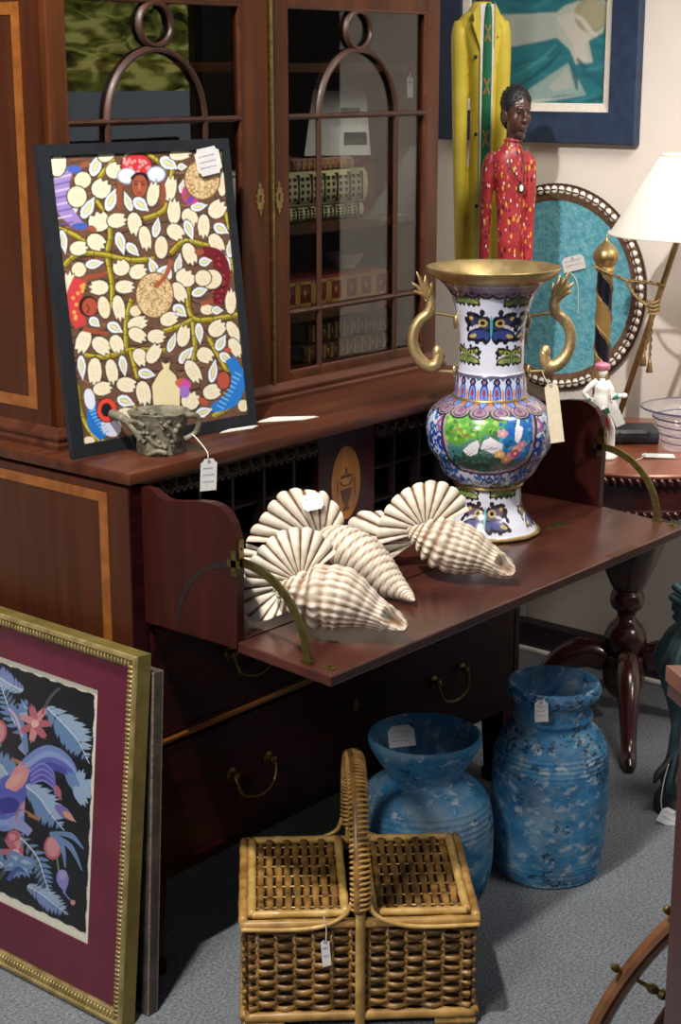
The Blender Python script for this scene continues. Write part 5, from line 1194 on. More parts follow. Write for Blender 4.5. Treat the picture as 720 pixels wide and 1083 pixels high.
# --- book, card, bowl on the table
M['book_navy'] = mk('navy_leather', (20, 22, 30), (42, 44, 52), rough=.45, scale=30, bump=.2)
b0 = on(672, 471, 2, TH); bkA = FACE+.02
t = thing('book', 'old dark blue book lying flat on the round table behind the glass bowl', 'book', b0+V((-RGT.y, RGT.x, 0))*.052+RGT*-.004+V((0, 0, .0005)), bkA)
bm = B(); sp = [(.045, 0), (-.042, 0), (-.049, .008), (-.051, .019), (-.049, .030), (-.042, .038), (.045, .038), (.045, .035), (-.039, .035), (-.039, .003), (.045, .003)]
prism(bm, [(-.063, y, z) for y, z in sp], (.126, 0, 0)); obj('cover', bm, M['book_navy'], t)
obj('page_block', box(B(), -.059, .059, -.0385, .042, .0035, .0345), M['pages'], t)
obj('spine_band', boxes((-.04, -.036, -.0518, -.046, .004, .034), (.036, .04, -.0518, -.046, .004, .034)), M['book_navy'], t)
M['bowlglass'] = mk('clear_glass', (246, 246, 250), (250, 250, 252), rough=.02)
bb = M['bowlglass'].node_tree.nodes['Principled BSDF']; bb.inputs['Transmission Weight'].default_value = .82; bb.inputs['IOR'].default_value = 1.35; bb.inputs['Alpha'].default_value = .55
M['violet'] = mk('violet_glass', (64, 58, 92), (86, 76, 116), rough=.1)
bp_ = on(726, 474, 2, TH)
t = thing('glass_bowl', 'clear flared glass bowl with trailed violet rings, near the book on the round table', 'bowl', bp_+V((0, 0, .0003)))
bprof = [(0, 0), (.055, 0), (.062, .004), (.063, .012), (.070, .035), (.080, .060), (.088, .082), (.098, .095), (.118, .103), (.120, .106), (.117, .108), (.098, .0995), (.085, .085), (.076, .060), (.066, .036), (.058, .014), (.05, .008), (0, .008)]
obj('bowl', lathe(B(), [tuple(q) for q in crom(bprof, 4)], 64), M['bowlglass'], t, smooth=True)
for r_, z, w in ((.1195, .106, .0024), (.089, .0815, .002), (.0815, .062, .0017), (.0725, .040, .0016), (.0655, .020, .0013)):
    obj('ring', tube(B(), [(r_*math.cos(q), r_*math.sin(q), z+.001*math.sin(3*q)) for q in np.linspace(0, 2*PI, 64, endpoint=False)], w, 6, closed=True), M['violet'], t, smooth=True, label='violet glass ring')
obj('sticker', prism(B(), [tuple(V((-.6, -.75, 0)).normalized()*.0705+RGT*(a+.006)*1+V((0, 0, z))) for a, z in ((-.012, .022), (.012, .022), (.012, .037), (-.012, .037))], tuple(V((-.6, -.75, 0)).normalized()*.001)), M['paper'], t, label='small white sticker')
pc = on(696, 482, 2, TH+.0045)
tag('curled white tag with looped string lying on the round table edge', pc, (-.05, -.08, 1), .032, .080, 72, [on(682, 479, 2, TH+.003), on(679, 484, 2, TH+.003), on(672, 487, 2, TH+.003), on(665, 491, 2, TH+.003)], shape='clip', lines=0)

# --- porcelain figurine
M['porc'] = mk('white_porcelain', (226, 224, 218), (236, 234, 230), rough=.15, coat=.5, scale=30)
M['p_pink'] = mk('pink_glaze', (206, 112, 140), (216, 130, 154), rough=.2, coat=.4)
M['p_green'] = mk('green_glaze', (28, 132, 104), (40, 150, 120), rough=.2, coat=.4)
M['p_red'] = mk('crimson_glaze', (156, 34, 54), (176, 46, 66), rough=.2, coat=.4)
M['p_gold'] = mk('brown_glaze', (120, 84, 50), (140, 100, 60), rough=.3)
fp = on(640, 484, 2, TH); fg = thing('figurine', 'porcelain figurine in white coat with pink hat and green sash, hand on hip', 'figurine', fp, FACE)
g0 = tracer(fp)
def G(X, Y, dep=0): return g0(610+X/12, 370+Y/12, dep)     # coordinates of the close view
u_ = 2.35e-3/12
def limb(bm, pts, rr, n=10, flat=None):
    Q = crom([(*p, r_) for p, r_ in zip([tuple(G(*q)) for q in pts], [k*u_ for k in rr])], 5); tube(bm, [q[:3] for q in Q], [q[3] for q in Q], n, flat=flat)
bm = B()
limb(bm, [(325, 395), (320, 470), (310, 560), (290, 680), (300, 740)], [54, 98, 92, 110, 128], 14)
limb(bm, [(262, 395), (190, 440), (110, 520), (96, 550), (130, 600), (190, 650)], [44, 42, 36, 34, 30, 26])
limb(bm, [(372, 400), (430, 500), (440, 570), (500, 580), (560, 585)], [44, 44, 40, 36, 30])
limb(bm, [(320, 360), (322, 400)], [34, 40])
ball(bm, G(330, 275), (58*u_, 62*u_, 75*u_), 16); ball(bm, G(385, 290, -.004), (9*u_, 10*u_, 12*u_), 8); ball(bm, G(600, 580), (38*u_, 34*u_, 36*u_), 10)
for dx in (0, 14, 26): limb(bm, [(610, 565+dx), (640, 560+dx*1.4)], [10, 8], 6)
obj('body', voxel(bm, .0009, 2), M['porc'], fg, smooth=True)
bm = B(); hc = G(325, 205); lathe(bm, [(0, .010), (60*u_, .008), (96*u_, .005), (98*u_, .002), (80*u_, -.006), (66*u_, -.010), (0, -.008)], 24, hc); ball(bm, hc+V((-.004, 0, .011)), (.003, .003, .004), 8); obj('hat', bm, M['p_pink'], fg, smooth=True)
bm = B(); tube(bm, crom([tuple(G(278, 112, .004)), tuple(G(300, 145, .004)), tuple(G(318, 180))], 4), .0011, 6); obj('hat_plume', bm, M['p_gold'], fg)
bm = B(); limb(bm, [(300, 735), (330, 790), (350, 860)], [100, 70, 44]); limb(bm, [(390, 690), (410, 760), (400, 800)], [26, 40, 20]); limb(bm, [(275, 380), (325, 398), (372, 384)], [14, 22, 14]); limb(bm, [(470, 590), (520, 585)], [44, 42]); limb(bm, [(140, 640), (172, 610)], [30, 36]); obj('sash', bm, M['p_green'], fg, smooth=True, label='green sash, collar and cuffs')
bm = B(); limb(bm, [(350, 830), (372, 920), (376, 1010)], [46, 36, 30]); limb(bm, [(310, 830), (300, 920), (300, 1010)], [46, 36, 30]); obj('breeches', bm, M['p_red'], fg, smooth=True, label='crimson breeches')
bm = B()
for x in (376, 300): limb(bm, [(x, 1000), (x+4, 1120), (x+8, 1260)], [30, 26, 24])
obj('stockings', bm, M['porc'], fg, smooth=True)
bm = B(); lathe(bm, [(0, 0), (.030, 0), (.031, .004), (.026, .010), (.016, .016), (0, .02)], 28, (.0, .0, 0.0003), rfun=lambda a, z, j: 1+.08*math.sin(3*a)); limb(bm, [(420, 1240), (440, 1000), (424, 860)], [60, 44, 10]); obj('base', bm, M['porc'], fg, smooth=True)
bm = B(); limb(bm, [(440, 640), (462, 560), (470, 520)], [20, 22, 10]); obj('cuff', bm, mk('blue_glaze', (52, 50, 110), (64, 62, 124), rough=.2), fg, smooth=True)
pg_ = fp+RGT*0; pt_ = onplane(651, 437, fp-V((-RGT.y, RGT.x, 0))*.03, V((-RGT.y, RGT.x, 0)))
tag('white tag hanging from the outstretched arm of the porcelain figurine', pt_, (-.76, -.65, .1), .0235, .066, 24, [onplane(647, 418, fp-V((-RGT.y, RGT.x, 0))*.014, V((-RGT.y, RGT.x, 0))), onplane(646.5, 423, fp-V((-RGT.y, RGT.x, 0))*.028, V((-RGT.y, RGT.x, 0)))], shape='clip', lines=0)

# --- lamp: two mooring poles tied with rope under a pale shade
lb = V((1.79, .080, TH)); lc = lb+RGT*.20
lp = thing('table_lamp', 'lit table lamp with pale shade on striped and slanted gilt poles tied by rope', 'lamp', lb+V((0, 0, .0003)), FACE)
gl_ = tracer(lb)
M['shade'] = mk('lamp_shade_silk', (246, 245, 240), (250, 249, 245), rough=.9)
bs_ = M['shade'].node_tree; pb_ = bs_.nodes['Principled BSDF']; tr = bs_.nodes.new('ShaderNodeBsdfTranslucent'); mxs = bs_.nodes.new('ShaderNodeMixShader'); mxs.inputs[0].default_value = .55
tr.inputs['Color'].default_value = L4((248, 247, 240)); bs_.links.new(pb_.outputs[0], mxs.inputs[1]); bs_.links.new(tr.outputs[0], mxs.inputs[2]); bs_.links.new(mxs.outputs[0], bs_.nodes['Material Output'].inputs['Surface'])
M['bronzegold'] = mk('bronze_gilt', (140, 112, 70), (168, 140, 94), rough=.4, metal=.5, scale=40)
M['navy'] = mk('navy_lacquer', (18, 18, 32), (26, 26, 42), rough=.3)
sc = gl_(737, 248, -.15); st_ = gl_(737, 164, -.15); rb = (737-645)*.00236; rt = (737-696)*.00236
zb_, zt_ = sc.z, st_.z
shd = obj('lamp_shade', lathe(B(), [(rb, zb_), (rb*.97+rt*.03, zb_+.003), (rt, zt_), (rt-.002, zt_), (rb-.003, zb_)], 72, (sc.x, sc.y, 0)), M['shade'], lp, smooth=40)
for z, r_ in ((zb_+.001, rb), (zt_, rt)): obj('shade_trim', tube(B(), [(sc.x+r_*math.cos(q), sc.y+r_*math.sin(q), z) for q in np.linspace(0, 2*PI, 64, endpoint=False)], .0028, 6, closed=True), M['shade'], shd, smooth=True)
pa = gl_(640, 287); ptop = gl_(640, 250); pz = pa.z; px_ = pa.x
npt = 120; Hh = pz; bm = B(); rows = []
for i in range(npt+1):
    z = Hh*i/npt; rows.append([(px_+.0205*math.cos(a), .0205*math.sin(a), z) for a in np.linspace(0, 2*PI, 36, endpoint=False)])
cvv = np.zeros((npt+1, 36, 3))
for i in range(npt+1):
    for j in range(36):
        ph = (Hh*i/npt/.15 + j/36) % 1; cvv[i, j] = L((20, 20, 34)) if ph < .5 else L((146, 116, 66))
        if min(abs(ph-.5), ph, 1-ph) < .035: cvv[i, j] = L((186, 158, 104))
M['stripe'] = painted('striped_lacquer', rough=.35, coat=.2)
sp_ = obj('striped_pole', gridmesh('striped_pole', np.array(rows), cvv, wrap=True), M['stripe'], lp, smooth=True)
tube(bm, [(px_+.0213*math.cos(a), .0213*math.sin(a), max(Hh*k/260, .0025)) for k, a in enumerate(np.linspace(0, -2*PI*Hh/.15, 261))], .0022, 5); tube(bm, [(px_+.0213*math.cos(a), .0213*math.sin(a), max(Hh*k/260, .0025)) for k, a in enumerate(np.linspace(PI, PI-2*PI*Hh/.15, 261))], .0022, 5)
obj('spiral_bead', bm, M['bronzegold'], sp_, smooth=True)
obj('finial', lathe(B(), [tuple(q) for q in crom([(.0, 0), (.0235, 0), (.025, .005), (.0225, .009), (.0205, .012), (.024, .016), (.0315, .030), (.033, .040), (.029, .054), (.018, .067), (.0075, .077), (.0035, .084), (.002, .093), (0, .095)], 6)], 40, (px_, 0, pz)), M['gold_s'], sp_, smooth=True)
pA, pB = gl_(655.5, 436, .02), gl_(716, 255, -.11)
bot = pA+(pA-pB)*((pA.z-.01)/(pB.z-pA.z)); top = V((sc.x-.0, 0, zt_-.03)); 
obj('slanted_pole', tube(B(), [bot, pB, pB+(pB-pA)*.2], .0078, 12), M['bronzegold'], lp, smooth=True)
obj('stem', tube(B(), [pB+(pB-pA)*.18, V((sc.x, sc.y, zb_+.03)), V((sc.x, sc.y, zb_+.06))], .006, 10), M['bronzegold'], lp, smooth=True)
bm = B()
def rope(pts, r_=.0042):
    Q = [V(q[:3]) for q in crom([tuple(p) for p in pts], 12)]
    for ph in (0, PI):
        out = []
        for i, q in enumerate(Q): out.append(q+V((math.cos(i*.9+ph), math.sin(i*.9+ph)*.6, math.sin(i*.9+ph)))*r_*.62)
        tube(bm, out, r_*.66, 5)
rope([gl_(628, 281, -.01), gl_(645, 289, -.03), gl_(662, 296, -.02), gl_(680, 298, -.045), gl_(703, 302, -.09)])
rope([gl_(662, 297, -.02), gl_(672, 313, -.035), gl_(682, 321, -.06), gl_(690, 325, -.068)])
for k in range(4): rope([gl_(685, 318+k*4, -.072), gl_(691, 320+k*4, -.082), gl_(697, 317+k*4, -.076)], .0036)
rope([gl_(690, 328, -.08), gl_(687, 350, -.078), gl_(681, 374, -.076)], .0036); rope([gl_(690, 328, -.08), gl_(688.5, 355, -.078), gl_(687, 380, -.076)], .0036)
rp = obj('rope', bm, M['bronzegold'], lp, smooth=True)
for x0, y0, x1, y1 in ((681, 373, 679.5, 387), (687, 379, 686.5, 394)):
    a, b_ = gl_(x0, y0, -.076), gl_(x1, y1, -.076); obj('tassel', tube(B(), [a, a.lerp(b_, .3), b_], [.003, .0055, .0095], 10), M['bronzegold'], rp, smooth=True)
obj('base', lathe(B(), [(0, 0), (.050, 0), (.051, .006), (.045, .011), (.03, .015), (0, .016)], 48, (.0, .024, 0)), M['bronzegold'], lp, smooth=40)
obj('bulb', ball(B(), (sc.x, sc.y, (zb_+zt_)/2-.01), (.024, .024, .032), 16), M['paper'], lp, smooth=True)

# ================================================================ on the wall
M['teal'] = mk('teal_textured', (76, 150, 170), (112, 178, 192), rough=.75, scale=60, bump=.7, bscale=120)
M['cowrie'] = mk('cowrie', (232, 226, 214), (242, 238, 230), rough=.25, scale=80, coat=.3)
M['slit'] = mk('cowrie_slit', (46, 30, 24), (58, 40, 32), rough=.7)
M['brownframe'] = mk('brown_rope_frame', (92, 64, 46), (122, 90, 66), rough=.7, scale=60, bump=.5)
DYc, DZc, DR = .439, 1.107, .287
Rw = Matrix(((0, 0, -1, 0), (-1, 0, 0, 0), (0, 1, 0, 0), (0, 0, 0, 1)))      # local x towards the photographer's right, y up, z out of the wall
dm = Matrix.Translation((XW-.004, DYc, DZc)) @ Rw
dc = thing('wall_disc', 'round teal panel with a border of cowrie shells, hung on the wall behind the statues', 'wall decoration', mat=dm)
obj('panel', lathe(B(), [(0, .010), (.19, .011), (DR-.04, .012), (DR-.038, .008), (0, .002)], 96), M['teal'], dc, smooth=30)
obj('frame', lathe(B(), [(DR-.042, .003), (DR-.040, .014), (DR-.030, .018), (DR-.004, .018), (DR, .012), (DR, .002)], 96), M['brownframe'], dc, smooth=40)
obj('rope_edge', tube(B(), [((DR+.001+.0012*(k % 2))*math.cos(2*PI*k/240), (DR+.001+.0012*(k % 2))*math.sin(2*PI*k/240), .010+.0015*(k % 2)) for k in range(240)], .004, 6, closed=True), M['slit'], dc)
cw0 = None
for k in range(74):
    a = 2*PI*k/74; mt = Matrix.Translation(((DR-.0115)*math.cos(a), (DR-.0115)*math.sin(a), .019)) @ Matrix.Rotation(a+.12*math.sin(k*2.1), 4, 'Z')
    if cw0 is None:
        bm = B(); bmesh.ops.create_uvsphere(bm, u_segments=14, v_segments=10, radius=1, matrix=Matrix.Diagonal((.0116, .0094, .0075, 1)))
        cw0 = obj('cowrie_shell', bm, M['cowrie'], dc, smooth=True); cw0.matrix_basis = mt
        bm = B(); tube(bm, crom([(0, -.0088, .0034), (0, -.004, .0070), (0, .004, .0070), (0, .0088, .0034)], 4), .0021, 6); sl0 = obj('slit', bm, M['slit'], cw0)
    else:
        c = cw0.copy(); col.objects.link(c); c.parent = dc; c.matrix_basis = mt
        s_ = sl0.copy(); col.objects.link(s_); s_.parent = c
pd = on(606.5, 278.5, 0, XW-.020)
tag('white tag with long dangling string on the round teal wall panel', pd, (-1, 0, 0), .074, .042, 16, [on(596, 285, 0, XW-.0205), on(606, 291, 0, XW-.0205), on(611, 303, 0, XW-.0205), on(611, 333, 0, XW-.0205)], shape='clip', lines=2)
# painting
py0, py1, pz0 = .198, .862, 1.510
wm = Matrix.Translation((XW-.032, py1, pz0)) @ Rw
wp = thing('framed_painting', 'large painting of a pale arm and teal drapery in a navy blue frame', 'picture', mat=wm)
PW, PH = py1-py0, .92
M['bluefr'] = mk('navy_frame', (30, 46, 72), (40, 58, 86), rough=.55, scale=30)
M['liner'] = mk('linen_liner', (222, 212, 198), (232, 224, 212), rough=.8, scale=90)
bm = B(); sweep(bm, [(0, -.028), (0, -.003), (-.003, 0), (-.083, 0), (-.085, -.002), (-.085, -.028)], rect(0, 0, PW, PH)); obj('frame', bm, M['bluefr'], wp)
bm = B(); sweep(bm, [(-.084, -.026), (-.084, -.006), (-.107, -.011), (-.108, -.014), (-.108, -.026)], rect(0, 0, PW, PH)); obj('liner', bm, M['liner'], wp)
inv = wm.inverted(); ox, oy = .106, .106; pw_, ph_ = PW-2*ox, PH-2*oy; cw, chh = 260, 380
def TP(X, Y):
    p = inv @ on(480+X/3.2727, Y/3.2727, 0, XW-.05); return ((p.x-ox)/pw_*(cw-1), (oy+ph_-p.y)/ph_*(chh-1))
cv = Canvas(cw, chh, (40, 112, 122), TP); rn = random.Random(9)
for k in range(260):
    x, y = rn.uniform(-60, 560), rn.uniform(-700, 380); a = rn.uniform(-.6, .3); ln = rn.uniform(20, 80)
    cv.stroke([(x-ln*math.cos(a), y-ln*math.sin(a)), (x, y+6), (x+ln*math.cos(a), y+ln*math.sin(a))], [3, rn.uniform(10, 26), 3], rn.choice([(52, 126, 134), (34, 98, 110), (60, 134, 140), (30, 90, 104)]), .55, 3)
cv.poly([(-60, 50), (190, 48), (330, 40), (360, 16), (440, -10), (500, 0), (505, 40), (490, 110), (440, 140), (455, 215), (395, 220), (375, 170), (330, 128), (280, 140), (186, 158), (-60, 170)], (172, 178, 168))
cv.poly([(186, 60), (320, 50), (340, 120), (280, 136), (186, 152)], (160, 172, 166), .7); cv.poly([(330, 60), (400, 30), (420, 100), (450, 130), (430, 150), (440, 210), (400, 214), (385, 150)], (194, 190, 178), .8)
cv.ell(448, 50, 58, 62, (150, 148, 122), 10); cv.ell(456, 46, 44, 48, (164, 158, 130), 10, .8)
cv.stroke([(392, 50), (420, 70), (450, 110), (470, 120)], [14, 18, 10], (196, 190, 180))
cv.poly([(186, 340), (300, 262), (372, 214), (430, 322), (330, 330), (262, 356), (186, 372)], (140, 164, 160)); cv.poly([(300, 300), (366, 232), (388, 300), (320, 316)], (168, 176, 168), .8)
for p_, w_, c in (([(190, 300), (280, 240), (350, 170)], [6, 16, 6], (24, 84, 98)), ([(190, 260), (270, 210), (330, 150)], [4, 12, 4], (66, 142, 148)), ([(372, 210), (392, 260), (400, 310)], [4, 18, 6], (26, 84, 98)), ([(400, 200), (440, 250), (530, 340)], [8, 26, 8], (30, 92, 106)), ([(430, 240), (480, 230), (540, 190)], [6, 18, 6], (58, 130, 138)), ([(186, 350), (290, 345), (430, 325)], [4, 8, 3], (190, 196, 186)), ([(200, 230), (300, 200)], [3, 8], (70, 146, 150)), ([(420, 350), (500, 330), (540, 280)], [6, 20, 6], (24, 82, 96))): cv.stroke(p_, w_, c, .85)
cv.blur(3)
obj('canvas', artgrid('canvas', cv, ox-.002, oy-.002, PW-ox+.002, PH-oy+.002, -.018), M['art'], wp)
obj('backing', box(B(), .09, PW-.09, .09, PH-.09, -.027, -.022), M['black'], wp)
# ================================================================ carved statues
M['skin'] = mk('carved_dark_wood', (58, 35, 31), (84, 54, 47), rough=.35, coat=.3, scale=20)
M['hair'] = mk('carved_black_hair', (16, 17, 20), (28, 29, 34), rough=.5, bump=.6, bscale=120)
M['yellow'] = mk('yellow_paint', (200, 180, 54), (216, 198, 74), rough=.4, coat=.15, scale=14)
M['whitep'] = mk('white_paint', (218, 216, 208), (228, 226, 220), rough=.5)
M['dkpaint'] = mk('dark_paint', (22, 20, 22), (32, 29, 30), rough=.5)
m, nt, n, l, b = newmat('spotted_red_paint')
tc = n.new('ShaderNodeTexCoord'); prev = None
nz0 = n.new('ShaderNodeTexNoise'); nz0.inputs['Scale'].default_value = 14; l.new(tc.outputs['Object'], nz0.inputs['Vector'])
r0 = ramp(n, [(.35, L4((140, 34, 42))), (.65, L4((172, 56, 60)))]); l.new(nz0.outputs['Fac'], r0.inputs['Fac']); prev = r0.outputs['Color']
for k, (c, th_, sc_) in enumerate((((60, 22, 40), .23, 70), ((206, 160, 50), .20, 64), ((222, 206, 196), .17, 80), ((96, 30, 60), .2, 90), ((214, 110, 60), .16, 72))):
    mp = n.new('ShaderNodeMapping'); mp.inputs['Scale'].default_value = (1, 1, .42); mp.inputs['Location'].default_value = (k*1.7, k*.9, k*2.3); mp.inputs['Rotation'].default_value = (.3*k, .4-.2*k, 0); l.new(tc.outputs['Object'], mp.inputs['Vector'])
    vo = n.new('ShaderNodeTexVoronoi'); vo.inputs['Scale'].default_value = sc_; l.new(mp.outputs['Vector'], vo.inputs['Vector'])
    lt = n.new('ShaderNodeMath'); lt.operation = 'LESS_THAN'; lt.inputs[1].default_value = th_; l.new(vo.outputs['Distance'], lt.inputs[0])
    mx = n.new('ShaderNodeMix'); mx.data_type = 'RGBA'; mx.inputs[7].default_value = L4(c); l.new(lt.outputs[0], mx.inputs[0]); l.new(prev, mx.inputs[6]); prev = mx.outputs[2]
l.new(prev, b.inputs['Base Color']); b.inputs['Roughness'].default_value = .4; M['redspot'] = m
def chain(bm, pts, n=16, sub=5):
    """tapered limb: (x, y, z, rx, ry)"""
    Q = crom(pts, sub); rows = []
    for q in Q: rows.append([bm.verts.new((q[0]+q[3]*math.cos(a), q[1]+q[4]*math.sin(a), q[2])) for a in np.linspace(0, 2*PI, n, endpoint=False)])
    for p, q in zip(rows, rows[1:]):
        for j in range(n): bm.faces.new((p[j], p[(j+1) % n], q[(j+1) % n], q[j]))
    bm.faces.new(rows[0][::-1]); bm.faces.new(rows[-1])
def carved_head(bm, c, w, h, turn):
    """face towards -y (turned by turn about z): brow, eyes, nose, lips, chin, ears"""
    R3 = Matrix.Rotation(turn, 3, 'Z'); e = lambda x, y, z, rx, ry, rz: ball(bm, V(c)+R3 @ V((x*w, y*w, z*h)), (rx*w, ry*w, rz*h), 18, rot=R3)
    e(0, .02, .12, .48, .56, .38); e(0, -.06, -.12, .40, .46, .34); e(0, -.20, -.36, .24, .25, .13)          # skull, jaw, chin
    e(0, -.50, .12, .30, .10, .05); e(0, -.58, -.04, .085, .13, .13); e(0, -.62, -.11, .135, .10, .05)     # brow, nose
    e(0, -.52, -.215, .17, .08, .030); e(0, -.50, -.265, .15, .08, .030)                                    # lips
    for s in (-1, 1): e(s*.17, -.47, .055, .09, .06, .035); e(s*.26, -.34, -.08, .13, .14, .12); e(s*.47, .06, -.02, .07, .14, .14)
def eyes(c, w, h, turn, parent):
    R3 = Matrix.Rotation(turn, 3, 'Z'); bm = B()
    for s in (-1, 1): ball(bm, V(c)+R3 @ V((s*.17*w, -.515*w, .052*h)), (.075*w, .03*w, .02*h), 10, rot=R3)
    obj('eyes', bm, M['dkpaint'], parent, smooth=True)
def haircap(c, w, h, turn, parent):
    R3 = Matrix.Rotation(turn, 3, 'Z'); bm = B(); c = V(c)
    ball(bm, c+R3 @ V((0, .10*w, .20*h)), (.53*w, .58*w, .36*h), 24, rot=R3); ball(bm, c+R3 @ V((0, .30*w, -.02*h)), (.46*w, .36*w, .30*h), 20, rot=R3)
    rn = random.Random(2)
    for k in range(150):
        a, p = rn.uniform(0, 2*PI), rn.uniform(-.1, 1.4); ball(bm, c+R3 @ V((.52*w*math.cos(a)*math.cos(p), .10*w+.57*w*math.sin(a)*math.cos(p), .20*h+.355*h*math.sin(p))), .04*w, 6)
    cut = c+R3 @ V((0, -.40*w, .23*h))
    bmesh.ops.bisect_plane(bm, geom=bm.verts[:]+bm.edges[:]+bm.faces[:], plane_co=cut, plane_no=R3 @ V((0, -1, -.75)), clear_outer=True)
    obj('hair', bm, M['hair'], parent, smooth=True)
def base_and_legs(t, mat, zt, w, shoe):
    for s in (-1, 1):
        bm = B(); chain(bm, [(s*w*.45, 0, .045, .026, .03), (s*w*.45, 0, zt*.3, .028, .03), (s*w*.42, 0, zt*.7, .032, .034), (s*w*.38, 0, zt, .034, .036)]); obj('trouser_leg', bm, mat, t, smooth=True)
        bm = B(); ball(bm, (s*w*.47, -.02, .042), (.026, .052, .022), 16); obj('shoe', bm, shoe, t, smooth=True)
    obj('plinth', lathe(B(), [(0, 0), (.074, 0), (.077, .006), (.077, .022), (.072, .026), (0, .026)], 40), M['skin'], t, smooth=40)
# --- red tunic
ro = V((1.742, .40, 0)); rt_ = thing('carved_statue', 'slender carved statue of a man in a red spotted tunic with a pendant', 'statue', ro, FACE)
gr = tracer(ro); kk = (V((1.742, .40, 1.4))-CAM).dot(FWD)/FPX
X = lambda px: gr(px, 200).x; Zr = lambda py: gr(538, py).z
zs = {y: Zr(y) for y in (92, 120, 145, 152, 158, 170, 200, 240, 285, 330, 380)}
hx = X(543.5); bx = X(539)
bm = B()
chain(bm, [(bx, .004, .62, .052, .045), (bx, .004, .75, .050, .043), (X(539), .004, zs[380], .040, .038), (X(540), 0, zs[285], .033, .036), (X(539.5), 0, zs[240], .034, .036), (X(539), 0, zs[200], .039, .038), (X(538), 0, zs[170], .047, .036), (X(539), 0, zs[158], .034, .030), (X(540), 0, zs[152], .022, .022), (X(541), 0, zs[145], .019, .020)], 20)
for s, xs in ((-1, (519, 516, 514.5, 513.5, 513, 515)), (1, (556, 559.5, 560, 560, 560, 558))):
    zz_ = (zs[158]-.008, zs[170]-.006, zs[200], zs[240], zs[285], zs[330]); rr = (.009, .0165, .017, .015, .0135, .012)
    chain(bm, [(X(x), .0, z, r_, r_*1.05) for x, z, r_ in zip(xs, zz_, rr)], 12)
chain(bm, [(X(524), 0, zs[170]-.004, .018, .02), (X(530), 0, zs[158]-.006, .02, .022), (X(548), 0, zs[158]-.006, .02, .022), (X(554), 0, zs[170]-.004, .018, .02)], 12)
obj('body', voxel(bm, .0028, 3), M['redspot'], rt_, smooth=True, label='red tunic with painted flecks')
hcx, hz_ = hx+.002, Zr(121); bm = B(); carved_head(bm, (hcx, 0, hz_), .072, .138, .42); chain(bm, [(X(541), 0, zs[152], .019, .02), (X(542), 0, zs[145]+.02, .02, .021)], 14)
obj('head', voxel(bm, .0016, 2), M['skin'], rt_, smooth=True); haircap((hcx, 0, hz_), .074, .138, .42, rt_); eyes((hcx, 0, hz_), .072, .138, .42, rt_)
bm = B(); tube(bm, [(X(541)+.021*math.cos(a), .0+.022*math.sin(a), zs[145]-.008) for a in np.linspace(0, 2*PI, 24, endpoint=False)], .004, 8, closed=True); obj('collar', bm, M['redspot'], rt_, smooth=True)
pz_ = gr(551, 199, -.04)
bm = B(); tube(bm, crom([(X(533), -.018, zs[152]-.004), (X(540), -.043, Zr(180)), (pz_.x, -.043, pz_.z+.012), (X(552), -.041, Zr(178)), (X(548), -.018, zs[152]-.004)], 8), .0014, 6); pn = obj('necklace', bm, M['dkpaint'], rt_)
bm = B(); ball(bm, (pz_.x, -.042, pz_.z), (.0095, .004, .0135), 16); obj('pendant', bm, M['dkpaint'], pn, smooth=True); bm = B(); ball(bm, (pz_.x, -.0455, pz_.z), (.0055, .002, .009), 12); obj('pendant_face', bm, M['whitep'], pn, smooth=True)
for x, z in ((X(515), zs[330]-.02), (X(558), zs[330]-.02)):
    bm = B(); chain(bm, [(x, 0, z+.02, .012, .013), (x, -.002, z-.01, .014, .017), (x, -.004, z-.035, .012, .016)], 10)
    for f in range(4): chain(bm, [(x-.008+f*.0052, -.006, z-.03, .0032, .0036), (x-.008+f*.0052, -.010, z-.052-.004*(f in (1, 2)), .003, .0032), (x-.008+f*.0052, -.008, z-.066-.005*(f in (1, 2)), .0024, .0026)], 8)
    chain(bm, [(x+.010, -.012, z-.006, .004, .004), (x+.006, -.018, z-.03, .0036, .0036), (x+.004, -.018, z-.042, .0028, .0028)], 8); obj('hand', voxel(bm, .0012, 1), M['skin'], rt_, smooth=True)
base_and_legs(rt_, M['dkpaint'], .66, .06, M['skin'])
# --- yellow coat
yo = V((1.81, .57, 0)); yt = thing('carved_statue', 'taller carved statue of a man in a long yellow coat and green tie', 'statue', yo, FACE)
gy = tracer(yo); X = lambda px: gy(px, 100).x; Zy = lambda py: gy(507, py).z
bm = B(); c0 = X(509)
chain(bm, [(c0, 0, .70, .058, .048), (c0, 0, Zy(330), .040, .044), (X(509.5), 0, Zy(270), .035, .042), (X(509.5), 0, Zy(200), .031, .041), (X(509.5), 0, Zy(120), .031, .042), (X(509), 0, Zy(70), .037, .043), (X(508), 0, Zy(35), .055, .042), (X(508), 0, Zy(14), .040, .034), (X(508), 0, Zy(2), .024, .026)], 24)
for xs in ((486, 485, 486, 487, 489, 491), (529, 530, 530.5, 530, 529, 527)):
    zz_ = (Zy(22), Zy(40), Zy(90), Zy(150), Zy(220), Zy(285)); rr = (.018, .023, .022, .020, .019, .018)
    chain(bm, [(X(x), 0, z, r_, r_*1.1) for x, z, r_ in zip(xs, zz_, rr)], 14)
chain(bm, [(X(488), 0, Zy(28), .020, .024), (X(498), 0, Zy(14), .022, .026), (X(518), 0, Zy(14), .022, .026), (X(528), 0, Zy(28), .020, .024)], 12)
obj('body', voxel(bm, .0030, 3), M['yellow'], yt, smooth=True, label='long yellow coat')
tx = X(512.5)
def slab(name, pts, y, th_, mat, parent=yt, label=None):
    return obj(name, prism(B(), [(x, y, z) for x, z in pts], (0, th_, 0)), mat, parent, label=label)
ztop, zlow = Zy(5), .72
